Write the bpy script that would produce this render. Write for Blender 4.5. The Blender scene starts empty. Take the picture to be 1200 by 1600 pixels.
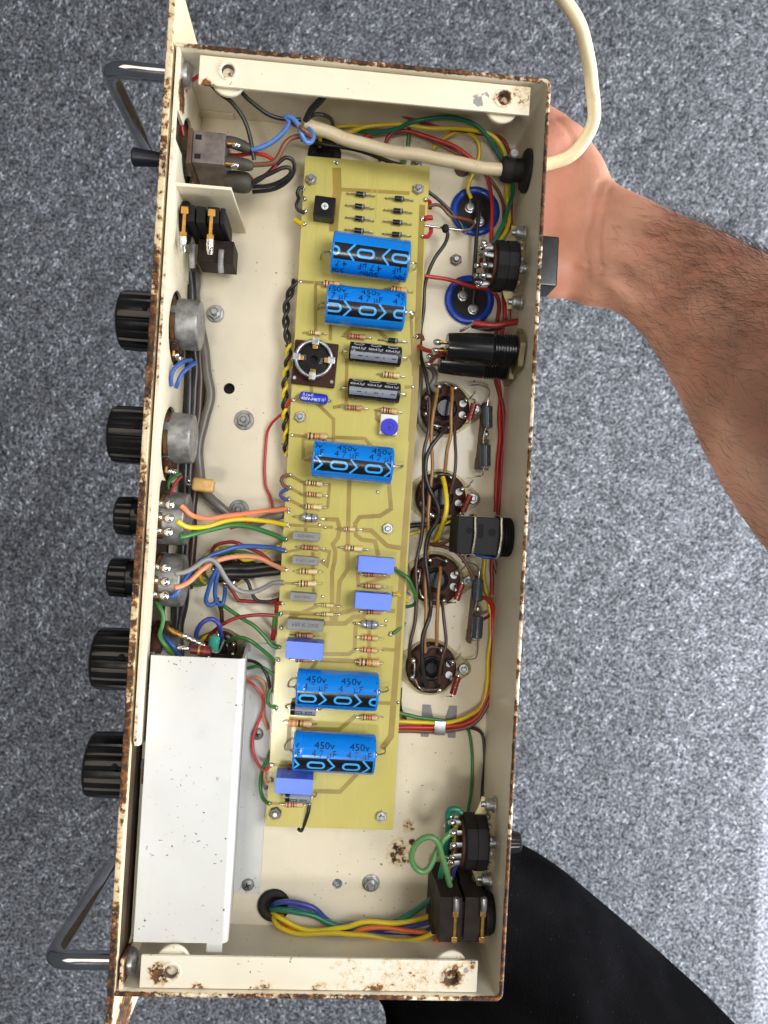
import bpy, bmesh, math, random
import numpy as np
from mathutils import Matrix, Vector

random.seed(7)
rng = np.random.default_rng(7)
SC = bpy.context.scene
COL = SC.collection
R_ = math.radians
PI = math.pi

# ------------------------------------------------------------------ camera
# Measurements are in millimetres in the frame of the chassis: x across, y along, z up from the chassis floor plate.
Z0 = 587.0                      # height of the chassis floor plate above the carpet, mm
RW = Matrix(((0.9958833, 0.0562447, 0.0710839), (-0.0574791, 0.9982273, 0.0154397), (-0.0700895, -0.0194620, 0.9973508)))
CPOS = Vector((-3.215, -0.064, 412.937))
FOC = 1202.0                    # focal length in pixels of the 1200 px wide photograph
cam_d = bpy.data.cameras.new('camera')
cam = bpy.data.objects.new('camera', cam_d)
COL.objects.link(cam)
cam_d.sensor_fit = 'HORIZONTAL'
cam_d.sensor_width = 36.0
cam_d.lens = 36.0 * FOC / 1200.0
cam_d.clip_start = 0.02
cam_d.clip_end = 50.0
cam.matrix_world = Matrix.Translation((CPOS.x / 1000, CPOS.y / 1000, (CPOS.z + Z0) / 1000)) @ RW.transposed().to_4x4()
cam_d.dof.use_dof = True
cam_d.dof.focus_distance = 0.385
cam_d.dof.aperture_fstop = cam_d.lens * 0.001 / 0.0019
SC.camera = cam

# ------------------------------------------------------------------ light
w = bpy.data.worlds.new('World')
SC.world = w
w.use_nodes = True
w.node_tree.nodes['Background'].inputs[0].default_value = (0.86, 0.93, 1.0, 1)
w.node_tree.nodes['Background'].inputs[1].default_value = 0.11


def area(name, loc, target, sx, sy, power, colr):
    d = bpy.data.lights.new(name, 'AREA')
    d.shape = 'RECTANGLE'
    d.size, d.size_y = sx, sy
    d.energy = power
    d.color = colr
    o = bpy.data.objects.new(name, d)
    COL.objects.link(o)
    o.location = loc
    o.rotation_euler = (Vector(target) - Vector(loc)).to_track_quat('-Z', 'Y').to_euler()
    return o


area('upper_right_area_lamp', (0.56, 0.16, 1.8), (0.05, 0.0, 0.6), 0.62, 0.55, 14.0, (0.98, 0.98, 1.0))  # unseen area lamp, set low to steepen the falloff across the carpet
area('ceiling_lamp', (-0.20, -0.535, 2.45), (-0.20, -0.535, 0), 0.26, 0.20, 8.5, (1.0, 0.95, 0.88))
area('ceiling_lamp', (-0.75, 0.7, 2.45), (-0.4, 0.5, 0), 1.3, 0.9, 7.5, (1.0, 0.86, 0.70))
area('window_light', (1.35, -0.2, 0.62), (0.3, -0.1, 0.0), 1.8, 0.9, 118, (0.93, 0.96, 1.0))

SC.view_settings.view_transform = 'Standard'
SC.view_settings.look = 'None'
SC.view_settings.exposure = 0.0
SC.view_settings.gamma = 1.0
SC.view_settings.use_curve_mapping = False
SC.cycles.use_denoising = True
SC.cycles.max_bounces = 8
SC.cycles.caustics_reflective = False
SC.cycles.caustics_refractive = False


# ------------------------------------------------------------------ measuring helper
def at(px, py, z):
    """point of the chassis frame (mm) that the photograph shows at px, py when it lies at height z"""
    d = RW.transposed() @ Vector(((px - 600) / FOC, -(py - 800) / FOC, -1.0))
    return CPOS + d * ((z - CPOS.z) / d.z)


# ------------------------------------------------------------------ materials
def lin(c):
    return tuple(((x / 255) / 12.92 if x / 255 <= 0.04045 else ((x / 255 + 0.055) / 1.055) ** 2.4) for x in c)


MATS = {}


class NT:
    def __init__(self, name):
        self.m = bpy.data.materials.new(name)
        self.m.use_nodes = True
        self.t = self.m.node_tree
        self.b = self.t.nodes['Principled BSDF']
        self.tc = self.t.nodes.new('ShaderNodeTexCoord')

    def n(self, kind, **kw):
        o = self.t.nodes.new(kind)
        for k, v in kw.items():
            setattr(o, k, v)
        return o

    def l(self, a, b):
        self.t.links.new(a, b)

    def noise(self, scale, detail=3, rough=0.55, vec=None):
        n = self.n('ShaderNodeTexNoise')
        n.inputs['Scale'].default_value = scale
        n.inputs['Detail'].default_value = detail
        n.inputs['Roughness'].default_value = rough
        self.l(vec if vec is not None else self.tc.outputs['Object'], n.inputs['Vector'])
        return n.outputs['Fac']

    def ramp(self, fac, lo, hi, inv=False):
        n = self.n('ShaderNodeMapRange')
        n.inputs['From Min'].default_value = lo
        n.inputs['From Max'].default_value = hi
        n.inputs['To Min'].default_value = 1.0 if inv else 0.0
        n.inputs['To Max'].default_value = 0.0 if inv else 1.0
        n.interpolation_type = 'SMOOTHSTEP'
        self.l(fac, n.inputs['Value'])
        return n.outputs['Result']

    def math(self, op, a, b=None, clamp=False):
        n = self.n('ShaderNodeMath', operation=op, use_clamp=clamp)
        for i, x in enumerate((a, b)):
            if x is None:
                continue
            if isinstance(x, (int, float)):
                n.inputs[i].default_value = x
            else:
                self.l(x, n.inputs[i])
        return n.outputs[0]

    def mix(self, fac, a, b):
        n = self.n('ShaderNodeMix', data_type='RGBA')
        for k, x in ((0, fac), (6, a), (7, b)):
            if isinstance(x, tuple):
                n.inputs[k].default_value = (*x, 1)
            elif isinstance(x, (int, float)):
                n.inputs[k].default_value = x
            else:
                self.l(x, n.inputs[k])
        return n.outputs[2]

    def bump(self, h, strength=0.3, dist=0.0005):
        n = self.n('ShaderNodeBump')
        n.inputs['Strength'].default_value = strength
        n.inputs['Distance'].default_value = dist
        self.l(h, n.inputs['Height'])
        self.l(n.outputs[0], self.b.inputs['Normal'])
        return n

    def set(self, key, v):
        if isinstance(v, (int, float)):
            self.b.inputs[key].default_value = v
        elif isinstance(v, tuple):
            self.b.inputs[key].default_value = (*v, 1)
        else:
            self.l(v, self.b.inputs[key])


def simple(name, rgb, rough=0.5, metal=0.0, var=0.15, vscale=150, bump=0.0, bscale=400, coat=0.0, trans=0.0, spec=0.5):
    """plain surface with a little mottling and fine relief; rgb as 0-255 display values of the surface colour"""
    if name in MATS:
        return MATS[name]
    t = NT(name)
    c = lin(rgb)
    if var > 0:
        f = t.noise(vscale, 4)
        t.set('Base Color', t.mix(t.ramp(f, 0.3, 0.7), tuple(x * (1 - var) for x in c), tuple(min(1, x * (1 + var)) for x in c)))
        t.set('Roughness', t.math('ADD', t.math('MULTIPLY', f, 0.2), rough - 0.1))
    else:
        t.set('Base Color', c)
        t.set('Roughness', rough)
    t.set('Metallic', metal)
    t.set('Specular IOR Level', spec)
    if coat:
        t.set('Coat Weight', coat)
        t.set('Coat Roughness', 0.12)
    if trans:
        t.set('Transmission Weight', trans)
    if bump:
        t.bump(t.noise(bscale, 3), bump, 0.0004)
    MATS[name] = t.m
    return t.m


RUST_D, RUST_M, RUST_L = lin((36, 24, 17)), lin((78, 46, 25)), lin((138, 88, 42))


def painted_steel(name, rgb, spots=(), rim=None, rim_gain=0.5, speck=0.45, rough=0.38, grey=(), xedge=None, rs=300, sth=0.69):
    """old enamel over steel: faint blotches, dirt specks, rust that eats in from an edge and round the holes"""
    t = NT(name)
    c = lin(rgb)
    blot = t.ramp(t.noise(9, 4), 0.35, 0.72)
    fine = t.noise(70, 5)
    base = t.mix(t.math('MULTIPLY', blot, 0.55), c, tuple(a * b for a, b in zip(c, (0.86, 0.81, 0.70))))
    base = t.mix(t.math('MULTIPLY', t.ramp(fine, 0.45, 0.75), 0.35), base, tuple(a * 0.84 for a in c))
    smudge = t.ramp(t.noise(38, 6, 0.7), 0.56, 0.80)
    base = t.mix(t.math('MULTIPLY', smudge, 0.30), base, tuple(a * 0.55 for a in c))
    sp = t.ramp(t.noise(470, 2, 0.5), sth, sth + 0.04)
    sp2 = t.ramp(t.noise(28, 2), 0.42, 0.62)
    base = t.mix(t.math('MULTIPLY', t.math('MULTIPLY', sp, sp2), speck), base, RUST_D)
    sep = t.n('ShaderNodeSeparateXYZ')
    t.l(t.tc.outputs['Object'], sep.inputs[0])
    dens = None

    def acc(a, b):
        return b if a is None else t.math('MAXIMUM', a, b)
    for sp_ in spots:
        p, r, wt = sp_ if len(sp_) == 3 else (*sp_, 1.0)
        d = t.n('ShaderNodeVectorMath', operation='DISTANCE')
        t.l(t.tc.outputs['Object'], d.inputs[0])
        d.inputs[1].default_value = (p[0] / 1000, p[1] / 1000, (p[2] + Z0) / 1000)
        dens = acc(dens, t.math('MULTIPLY', t.ramp(d.outputs['Value'], r * 0.2 / 1000, r / 1000, True), wt))
    if rim:
        e = t.ramp(sep.outputs[2], (rim[0] + Z0) / 1000, (rim[1] + Z0) / 1000)
        long_ = t.ramp(t.noise(14, 2), 0.34, 0.6)
        dens = acc(dens, t.math('MULTIPLY', e, t.math('ADD', t.math('MULTIPLY', long_, 0.55), rim_gain)))
    if xedge:
        dens = acc(dens, t.math('MULTIPLY', t.ramp(sep.outputs[0], xedge[0] / 1000, xedge[1] / 1000, True), xedge[2]))
    if dens is not None:
        n1 = t.noise(rs, 5, 0.68)
        n2 = t.noise(520, 3, 0.6)
        k = t.math('ADD', t.math('MULTIPLY', n1, 0.75), t.math('MULTIPLY', n2, 0.25))
        m = t.ramp(t.math('ADD', k, t.math('MULTIPLY', dens, 0.40)), 0.70, 0.78)
        m = t.math('MULTIPLY', m, t.ramp(dens, 0.02, 0.15))
        halo = t.ramp(t.math('ADD', k, t.math('MULTIPLY', dens, 0.42)), 0.58, 0.76)
        halo = t.math('MULTIPLY', halo, t.ramp(dens, 0.02, 0.3))
        rust = t.mix(t.ramp(t.noise(260, 4, 0.7), 0.38, 0.6), RUST_D, t.mix(t.ramp(t.noise(420, 3), 0.4, 0.65), RUST_M, RUST_L))
        base = t.mix(t.math('MULTIPLY', halo, 0.6), base, lin((200, 156, 92)))
        base = t.mix(m, base, rust)
        t.set('Roughness', t.math('ADD', t.math('MULTIPLY', m, 0.45), rough))
        t.bump(t.math('ADD', t.math('MULTIPLY', fine, 0.25), t.math('MULTIPLY', t.math('MULTIPLY', m, n2), 1.6)), 0.5, 0.0006)
    else:
        t.set('Roughness', t.math('ADD', t.math('MULTIPLY', fine, 0.15), rough))
        t.bump(fine, 0.12, 0.0006)
    for (p, r) in grey:       # bare steel where the paint has flaked off
        d = t.n('ShaderNodeVectorMath', operation='DISTANCE')
        t.l(t.tc.outputs['Object'], d.inputs[0])
        d.inputs[1].default_value = (p[0] / 1000, p[1] / 1000, (p[2] + Z0) / 1000)
        q = t.math('ADD', t.math('MULTIPLY', t.noise(160, 4), 0.012), d.outputs['Value'])
        base = t.mix(t.ramp(q, r / 1000 + 0.0052, r / 1000 + 0.0058, True), base, lin((150, 146, 142)))
    t.set('Base Color', base)
    MATS[name] = t.m
    return t.m


def M_(name):
    return MATS[name]


simple('enamel_black', (26, 25, 26), 0.35, var=0.2, bump=0.1, spec=0.18)
simple('bakelite', (22, 21, 22), 0.22, var=0.25, vscale=60, bump=0.06, bscale=250)
simple('rubber', (36, 34, 33), 0.65, var=0.3, bump=0.3, spec=0.25)
simple('phenolic', (62, 36, 28), 0.6, var=0.35, vscale=220, bump=0.2, spec=0.18)
simple('phenolic_light', (120, 84, 46), 0.5, var=0.35, vscale=220, bump=0.2)
simple('zinc', (176, 178, 180), 0.34, 0.85, var=0.25, vscale=300, bump=0.15)
simple('zinc_dull', (140, 140, 138), 0.48, 0.7, var=0.35, vscale=200, bump=0.25)
simple('chrome', (205, 205, 208), 0.10, 1.0, var=0.12, vscale=60, bump=0.03)
simple('solder', (214, 212, 208), 0.2, 0.95, var=0.25, vscale=700, bump=0.5, bscale=900)
simple('tinned_wire', (190, 186, 176), 0.28, 0.9, var=0.2)
simple('brass', (184, 140, 72), 0.3, 0.85, var=0.25, vscale=300)
simple('olive_plate', (136, 126, 92), 0.38, 0.55, var=0.3, vscale=150, bump=0.15)
simple('cap_blue', (8, 132, 232), 0.20, var=0.05, vscale=40, bump=0.16, bscale=75, coat=0.35)
simple('cap_print', (16, 18, 24), 0.25, var=0.0, coat=0.3)
simple('print_navy', (16, 22, 58), 0.3, var=0.0)
simple('print_sky', (70, 176, 250), 0.25, var=0.0, coat=0.3)
simple('cap_black', (28, 28, 32), 0.25, var=0.2, coat=0.3)
simple('print_white', (215, 218, 220), 0.4, var=0.0)
simple('print_grey', (130, 136, 148), 0.35, var=0.1)
simple('aluminium', (196, 198, 200), 0.3, 0.9, var=0.15)
simple('box_blue', (104, 138, 248), 0.42, var=0.06, bump=0.08)
simple('box_blue_print', (66, 76, 140), 0.5, var=0.0)
simple('box_grey', (128, 130, 130), 0.45, var=0.12, bump=0.1)
simple('print_dark', (58, 60, 64), 0.5, var=0.0)
simple('mkt_blue', (26, 58, 190), 0.25, var=0.08, coat=0.4)
simple('trim_blue', (20, 20, 200), 0.3, var=0.08)
simple('white_plastic', (226, 228, 226), 0.35, var=0.05)
simple('styro', (188, 190, 196), 0.12, 0.5, var=0.3, vscale=400)
simple('res_tan', (214, 176, 128), 0.4, var=0.08, coat=0.2)
simple('res_cream', (226, 204, 150), 0.4, var=0.08, coat=0.2)
simple('res_pink', (196, 142, 110), 0.4, var=0.08, coat=0.2)
simple('res_slate', (58, 68, 78), 0.28, var=0.2, coat=0.3)
simple('res_red', (140, 28, 26), 0.25, var=0.15, coat=0.3)
simple('band_red', (150, 34, 28), 0.4, var=0.0)
simple('band_black', (24, 20, 20), 0.4, var=0.0)
simple('band_brown', (98, 52, 34), 0.4, var=0.0)
simple('band_orange', (216, 120, 52), 0.4, var=0.0)
simple('band_gold', (178, 132, 58), 0.3, 0.4, var=0.0)
simple('jack_black', (27, 26, 26), 0.58, var=0.25, bump=0.15, spec=0.18)
simple('jack_brown', (38, 31, 26), 0.55, var=0.3, bump=0.15, spec=0.18)
simple('can_blue', (18, 62, 168), 0.35, var=0.12, coat=0.2)
simple('disc_tan', (198, 158, 92), 0.4, var=0.2, coat=0.2)
simple('ceramic_teal', (58, 158, 136), 0.35, var=0.1)
simple('grey_tape', (120, 120, 122), 0.5, 0.3, var=0.15)
simple('switch_steel', (112, 104, 102), 0.42, 0.6, var=0.4, vscale=120, bump=0.25)
simple('fibre_brown', (86, 58, 42), 0.55, var=0.3, bump=0.2)
simple('shade_brown', (58, 44, 32), 0.5, var=0.4, vscale=60, bump=0.2)  # dark tone painting the shade inside the front panel
simple('toggle_navy', (34, 38, 50), 0.4, var=0.1)
simple('heatshrink', (64, 60, 50), 0.6, var=0.2, vscale=90, bump=0.35, bscale=300)
simple('hole_dark', (12, 12, 12), 0.9, var=0.0)
simple('trouser_black', (20, 20, 23), 0.9, var=0.25, vscale=500, bump=0.4, bscale=1500)
simple('shoe_black', (24, 24, 26), 0.5, var=0.1)
simple('hair_brown', (44, 28, 20), 0.5, var=0.1)

WIRE = {'red': (188, 40, 36), 'darkred': (146, 36, 34), 'pinkred': (206, 74, 72), 'brown': (116, 70, 46), 'tan': (152, 108, 54),
        'darkbrown': (66, 44, 30), 'black': (30, 28, 27), 'yellow': (222, 196, 34), 'green': (52, 118, 52), 'lime': (92, 142, 84),
        'teal': (24, 112, 86), 'blue': (46, 86, 156), 'navy': (50, 62, 140), 'lightblue': (82, 128, 200), 'orange': (228, 116, 44),
        'salmon': (240, 132, 88), 'peach': (212, 140, 96), 'grey': (138, 136, 134), 'darkgrey': (112, 106, 96), 'beige': (206, 190, 154)}
for k, v in WIRE.items():
    t = NT('pvc_' + k)
    c_ = lin(v)
    f_ = t.ramp(t.noise(60, 4), 0.35, 0.7)
    b_ = t.mix(f_, c_, tuple(x * 0.86 + 0.012 for x in c_))
    g_ = t.ramp(t.noise(170, 5, 0.7), 0.56, 0.74)
    b_ = t.mix(t.math('MULTIPLY', g_, 0.75 if k == 'beige' else 0.30), b_, tuple(x * 0.5 + 0.01 for x in c_))
    t.set('Base Color', b_)
    t.set('Roughness', t.math('ADD', t.math('MULTIPLY', g_, 0.25), 0.34))
    t.bump(t.noise(260, 3), 0.12, 0.0004)
    MATS['pvc_' + k] = t.m


# ------------------------------------------------------------------ special materials
def make_pcb():
    t = NT('fibreglass_board')
    c = lin((198, 187, 106))
    sep = t.n('ShaderNodeSeparateXYZ')
    t.l(t.tc.outputs['Object'], sep.inputs[0])
    n = t.ramp(t.noise(16, 4), 0.3, 0.7)
    base = t.mix(n, tuple(x * 0.90 for x in c), tuple(x * 1.05 for x in c))
    mp = t.n('ShaderNodeMapping')
    mp.inputs['Scale'].default_value = (900, 40, 1)
    t.l(t.tc.outputs['Object'], mp.inputs[0])
    streak = t.noise(1, 2, 0.5, mp.outputs[0])
    base = t.mix(t.math('MULTIPLY', t.ramp(streak, 0.55, 0.8), 0.18), base, lin((232, 220, 150)))
    t.set('Base Color', base)
    t.set('Roughness', t.math('ADD', t.math('MULTIPLY', n, 0.06), 0.15))
    t.set('Specular IOR Level', 0.42)
    wv = t.n('ShaderNodeTexWave', bands_direction='X')
    wv.inputs['Scale'].default_value = 240
    wv2 = t.n('ShaderNodeTexWave', bands_direction='Y')
    wv2.inputs['Scale'].default_value = 240
    for q in (wv, wv2):
        t.l(t.tc.outputs['Object'], q.inputs['Vector'])
    t.bump(t.math('ADD', wv.outputs['Fac'], wv2.outputs['Fac']), 0.02, 0.0002)
    MATS['fibreglass_board'] = t.m


make_pcb()
simple('track', (154, 132, 58), 0.3, var=0.12, vscale=60)
simple('track_dark', (122, 100, 40), 0.35, var=0.12, vscale=60)


def make_skin():
    t = NT('skin')
    a, b, r = lin((177, 130, 107)), lin((146, 102, 81)), lin((172, 105, 88))
    base = t.mix(t.ramp(t.noise(22, 4), 0.35, 0.65), a, b)
    base = t.mix(t.math('MULTIPLY', t.ramp(t.noise(60, 4), 0.45, 0.75), 0.5), base, r)
    sep = t.n('ShaderNodeSeparateXYZ')
    t.l(t.tc.outputs['Object'], sep.inputs[0])
    base = t.mix(t.math('MULTIPLY', t.ramp(sep.outputs[0], 0.10, 0.145, True), 0.55), base, lin((186, 118, 98)))
    t.set('Base Color', base)
    t.set('Roughness', 0.52)
    t.set('Subsurface Weight', 0.12)
    t.b.inputs['Subsurface Radius'].default_value = (0.006, 0.0025, 0.0015)
    t.b.inputs['Subsurface Scale'].default_value = 0.35
    vor = t.n('ShaderNodeTexVoronoi', feature='DISTANCE_TO_EDGE')
    vor.inputs['Scale'].default_value = 520
    t.l(t.tc.outputs['Object'], vor.inputs['Vector'])
    mp = t.n('ShaderNodeMapping')
    mp.inputs['Scale'].default_value = (260, 40, 80)
    t.l(t.tc.outputs['Object'], mp.inputs[0])
    crease = t.noise(1, 3, 0.5, mp.outputs[0])
    t.bump(t.math('ADD', t.math('MULTIPLY', vor.outputs['Distance'], 0.6), crease), 0.35, 0.0007)
    MATS['skin'] = t.m


make_skin()


def make_carpet(name, use_attr):
    t = NT(name)
    if use_attr:
        at_ = t.n('ShaderNodeAttribute', attribute_name='tone')
        n = t.ramp(t.noise(5, 3), 0.3, 0.7)
        m = t.n('ShaderNodeMix', data_type='RGBA', blend_type='MULTIPLY')
        m.inputs[0].default_value = 1.0
        t.l(at_.outputs['Color'], m.inputs[6])
        t.l(t.mix(n, (0.86, 0.86, 0.87), (1.0, 1.0, 1.0)), m.inputs[7])
        t.set('Base Color', m.outputs[2])
    else:
        f = t.noise(260, 3, 0.7)
        t.set('Base Color', t.mix(t.ramp(f, 0.35, 0.68), lin((50, 52, 56)), lin((140, 142, 148))))
    t.set('Roughness', 0.95)
    t.set('Specular IOR Level', 0.05)
    MATS[name] = t.m


make_carpet('carpet_backing', False)
make_carpet('carpet_yarn', True)

# ------------------------------------------------------------------ mesh helpers (mm)
_boxcache = {}


def frame(d):
    d = Vector(d).normalized()
    u = Vector((0, 0, 1)) if abs(d.z) < 0.9 else Vector((0, 1, 0))
    a = d.cross(u).normalized()
    return a, d.cross(a).normalized(), d


def spline(pts, step=1.5):
    P = [Vector(p) for p in pts]
    if len(P) < 3:
        return P
    out = []
    Q = [P[0] * 2 - P[1]] + P + [P[-1] * 2 - P[-2]]
    for i in range(1, len(Q) - 2):
        p0, p1, p2, p3 = Q[i - 1:i + 3]
        n = max(2, int((p2 - p1).length / step))
        for k in range(n):
            t = k / n
            out.append(0.5 * ((2 * p1) + (p2 - p0) * t + (2 * p0 - 5 * p1 + 4 * p2 - p3) * t * t + (3 * p1 - p0 - 3 * p2 + p3) * t ** 3))
    out.append(P[-1])
    return out


class MB:
    def __init__(self):
        self.v, self.f, self.mi = [], [], []

    def add(self, vs, fs, mi=0):
        o = len(self.v)
        self.v += [tuple(p) for p in vs]
        self.f += [tuple(i + o for i in q) for q in fs]
        self.mi += list(mi) if isinstance(mi, (list, tuple)) else [mi] * len(fs)
        return self

    def box(self, x0, x1, y0, y1, z0, z1, mi=0, bev=0.0, T=None):
        bm = bmesh.new()
        bmesh.ops.create_cube(bm, size=1)
        for v in bm.verts:
            v.co = Vector(((x0 + x1) / 2 + v.co.x * (x1 - x0), (y0 + y1) / 2 + v.co.y * (y1 - y0), (z0 + z1) / 2 + v.co.z * (z1 - z0)))
        if bev:
            bmesh.ops.bevel(bm, geom=bm.edges[:], offset=bev, segments=2, affect='EDGES', profile=0.5)
        if T:
            bmesh.ops.transform(bm, matrix=T, verts=bm.verts[:])
        bm.verts.index_update()
        self.add([v.co for v in bm.verts], [[v.index for v in f.verts] for f in bm.faces], mi)
        bm.free()
        return self

    def lathe(self, p, d, prof, n=24, mi=0, rad=None, ph=0.0):
        """prof: (distance along d, radius[, material]); rad(angle, radius) modulates the outline"""
        a, b, d = frame(d)
        p = Vector(p)
        vs, fs, ms = [], [], []
        for q in prof:
            for k in range(n):
                th = 2 * PI * k / n + ph
                r = rad(th, q[1]) if rad else q[1]
                vs.append(p + d * q[0] + (a * math.cos(th) + b * math.sin(th)) * r)
        for i in range(len(prof) - 1):
            m = prof[i + 1][2] if len(prof[i + 1]) > 2 else mi
            for k in range(n):
                fs.append((i * n + k, i * n + (k + 1) % n, (i + 1) * n + (k + 1) % n, (i + 1) * n + k))
                ms.append(m)
        fs.append(tuple(reversed(range(n))))
        ms.append(prof[0][2] if len(prof[0]) > 2 else mi)
        fs.append(tuple((len(prof) - 1) * n + k for k in range(n)))
        ms.append(prof[-1][2] if len(prof[-1]) > 2 else mi)
        return self.add(vs, fs, ms)

    def cyl(self, p0, p1, r, n=20, mi=0, bev=0.0, r1=None):
        p0, p1 = Vector(p0), Vector(p1)
        L = (p1 - p0).length
        r1 = r if r1 is None else r1
        pr = [(0, r), (L, r1)] if not bev else [(0, r - bev), (bev, r), (L - bev, r1), (L, r1 - bev)]
        return self.lathe(p0, p1 - p0, pr, n, mi)

    def ring(self, p, d, R, r, n=32, m=10, mi=0, flat=1.0):
        a, b, d = frame(d)
        p = Vector(p)
        vs, fs = [], []
        for i in range(n):
            th = 2 * PI * i / n
            e = a * math.cos(th) + b * math.sin(th)
            for j in range(m):
                ph = 2 * PI * j / m
                vs.append(p + e * (R + r * math.cos(ph)) + d * (r * flat * math.sin(ph)))
        for i in range(n):
            for j in range(m):
                fs.append((i * m + j, ((i + 1) % n) * m + j, ((i + 1) % n) * m + (j + 1) % m, i * m + (j + 1) % m))
        return self.add(vs, fs, mi)

    def tube(self, pts, r, n=8, mi=0, smooth=True, step=1.5, rr=None, flat=None):
        P = spline(pts, step) if smooth else [Vector(p) for p in pts]
        vs, fs = [], []
        t0 = (P[1] - P[0]).normalized()
        a, b, _ = frame(t0)
        L = len(P)
        for i, p in enumerate(P):
            t = (P[min(i + 1, L - 1)] - P[max(i - 1, 0)]).normalized()
            a = (a - t * a.dot(t)).normalized()
            b = t.cross(a)
            q = r if rr is None else rr(i / (L - 1))
            for k in range(n):
                th = 2 * PI * k / n
                vs.append(p + (a * math.cos(th) + b * math.sin(th) * (flat or 1)) * q)
        for i in range(L - 1):
            for k in range(n):
                fs.append((i * n + k, i * n + (k + 1) % n, (i + 1) * n + (k + 1) % n, (i + 1) * n + k))
        fs += [tuple(reversed(range(n))), tuple((L - 1) * n + k for k in range(n))]
        return self.add(vs, fs, mi)

    def sph(self, c, r, mi=0, s=(1, 1, 1), n=12, m=8, T=None):
        c = Vector(c)
        vs = [Vector((0, 0, -1))]
        for j in range(1, m):
            ph = -PI / 2 + PI * j / m
            vs += [Vector((math.cos(ph) * math.cos(2 * PI * k / n), math.cos(ph) * math.sin(2 * PI * k / n), math.sin(ph))) for k in range(n)]
        vs.append(Vector((0, 0, 1)))
        vs = [Vector((v.x * s[0], v.y * s[1], v.z * s[2])) * r for v in vs]
        if T:
            vs = [T @ v for v in vs]
        fs = [(0, 1 + (k + 1) % n, 1 + k) for k in range(n)]
        for j in range(m - 2):
            o = 1 + j * n
            fs += [(o + k, o + (k + 1) % n, o + n + (k + 1) % n, o + n + k) for k in range(n)]
        o = 1 + (m - 2) * n
        fs += [(o + k, o + (k + 1) % n, len(vs) - 1) for k in range(n)]
        return self.add([c + v for v in vs], fs, mi)

    def prism(self, poly, h0, h1, plane='xy', mi=0):
        def pt(a, b, h):
            return {'xy': (a, b, h), 'yz': (h, a, b), 'xz': (a, h, b)}[plane]
        n = len(poly)
        vs = [pt(a, b, h0) for a, b in poly] + [pt(a, b, h1) for a, b in poly]
        fs = [tuple(reversed(range(n))), tuple(range(n, 2 * n))] + [(k, (k + 1) % n, n + (k + 1) % n, n + k) for k in range(n)]
        return self.add(vs, fs, mi)

    def data(self, name, mats, world=True, angle=38):
        me = bpy.data.meshes.new(name)
        off = Z0 if world else 0.0
        me.from_pydata([(x * 0.001, y * 0.001, (z + off) * 0.001) for x, y, z in self.v], [], self.f)
        for m in mats:
            me.materials.append(MATS[m] if isinstance(m, str) else m)
        me.polygons.foreach_set('material_index', self.mi)
        fix_normals(me)
        shade(me, angle)
        return me

    def build(self, name, mats, parent=None, angle=38):
        return put(name, self.data(name, [mats] if isinstance(mats, str) else mats, True, angle), parent)


def fix_normals(me):
    bm = bmesh.new()
    bm.from_mesh(me)
    bmesh.ops.recalc_face_normals(bm, faces=bm.faces[:])
    bm.to_mesh(me)
    bm.free()


def shade(me, angle=38):
    me.polygons.foreach_set('use_smooth', [True] * len(me.polygons))
    me.set_sharp_from_angle(angle=R_(angle))
    me.update()


WM = {}


def put(name, me, parent=None, T=None):
    """link one mesh object; T is its place in the world (metres), parts keep that place under their thing"""
    o = bpy.data.objects.new(name, me)
    COL.objects.link(o)
    if len(me.polygons) < 9000:
        wn = o.modifiers.new('face_weighted_normals', 'WEIGHTED_NORMAL')
        wn.keep_sharp = True
    T = T or Matrix.Identity(4)
    o.matrix_basis = T
    WM[o.name] = T
    if parent:
        o.parent = parent
        o.matrix_parent_inverse = WM[parent.name].inverted()
    return o


def thing(name, label, cat, base, group=None):
    """an Empty at the base of a thing; base in chassis millimetres"""
    o = bpy.data.objects.new(name, None)
    COL.objects.link(o)
    T = Matrix.Translation((base[0] / 1000, base[1] / 1000, (base[2] + Z0) / 1000))
    o.matrix_basis = T
    o.empty_display_size = 0.01
    WM[o.name] = T
    return tag(o, label, cat, group)


def tag(o, label=None, cat=None, group=None, kind=None):
    for k, v in (('label', label), ('category', cat), ('group', group), ('kind', kind)):
        if v:
            o[k] = v
    return o


def place(x, y, z, rz=0.0):
    return Matrix.Translation((x / 1000, y / 1000, (z + Z0) / 1000)) @ Matrix.Rotation(R_(rz), 4, 'Z')


def evaluated(me, mods):
    """apply modifiers to mesh data and return new mesh data"""
    o = bpy.data.objects.new('work', me)
    COL.objects.link(o)
    for kind, kw in mods:
        m = o.modifiers.new(kind, kind)
        for k, v in kw.items():
            setattr(m, k, v)
    dg = bpy.context.evaluated_depsgraph_get()
    dg.update()
    out = bpy.data.meshes.new_from_object(o.evaluated_get(dg))
    bpy.data.objects.remove(o)
    return out


def cut(me, cutter):
    c = bpy.data.objects.new('work_cutter', cutter.data('work', [], True))
    COL.objects.link(c)
    out = evaluated(me, [('BOOLEAN', {'operation': 'DIFFERENCE', 'solver': 'EXACT', 'object': c})])
    bpy.data.objects.remove(c)
    shade(out, 30)
    return out


_txt = {}


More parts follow.
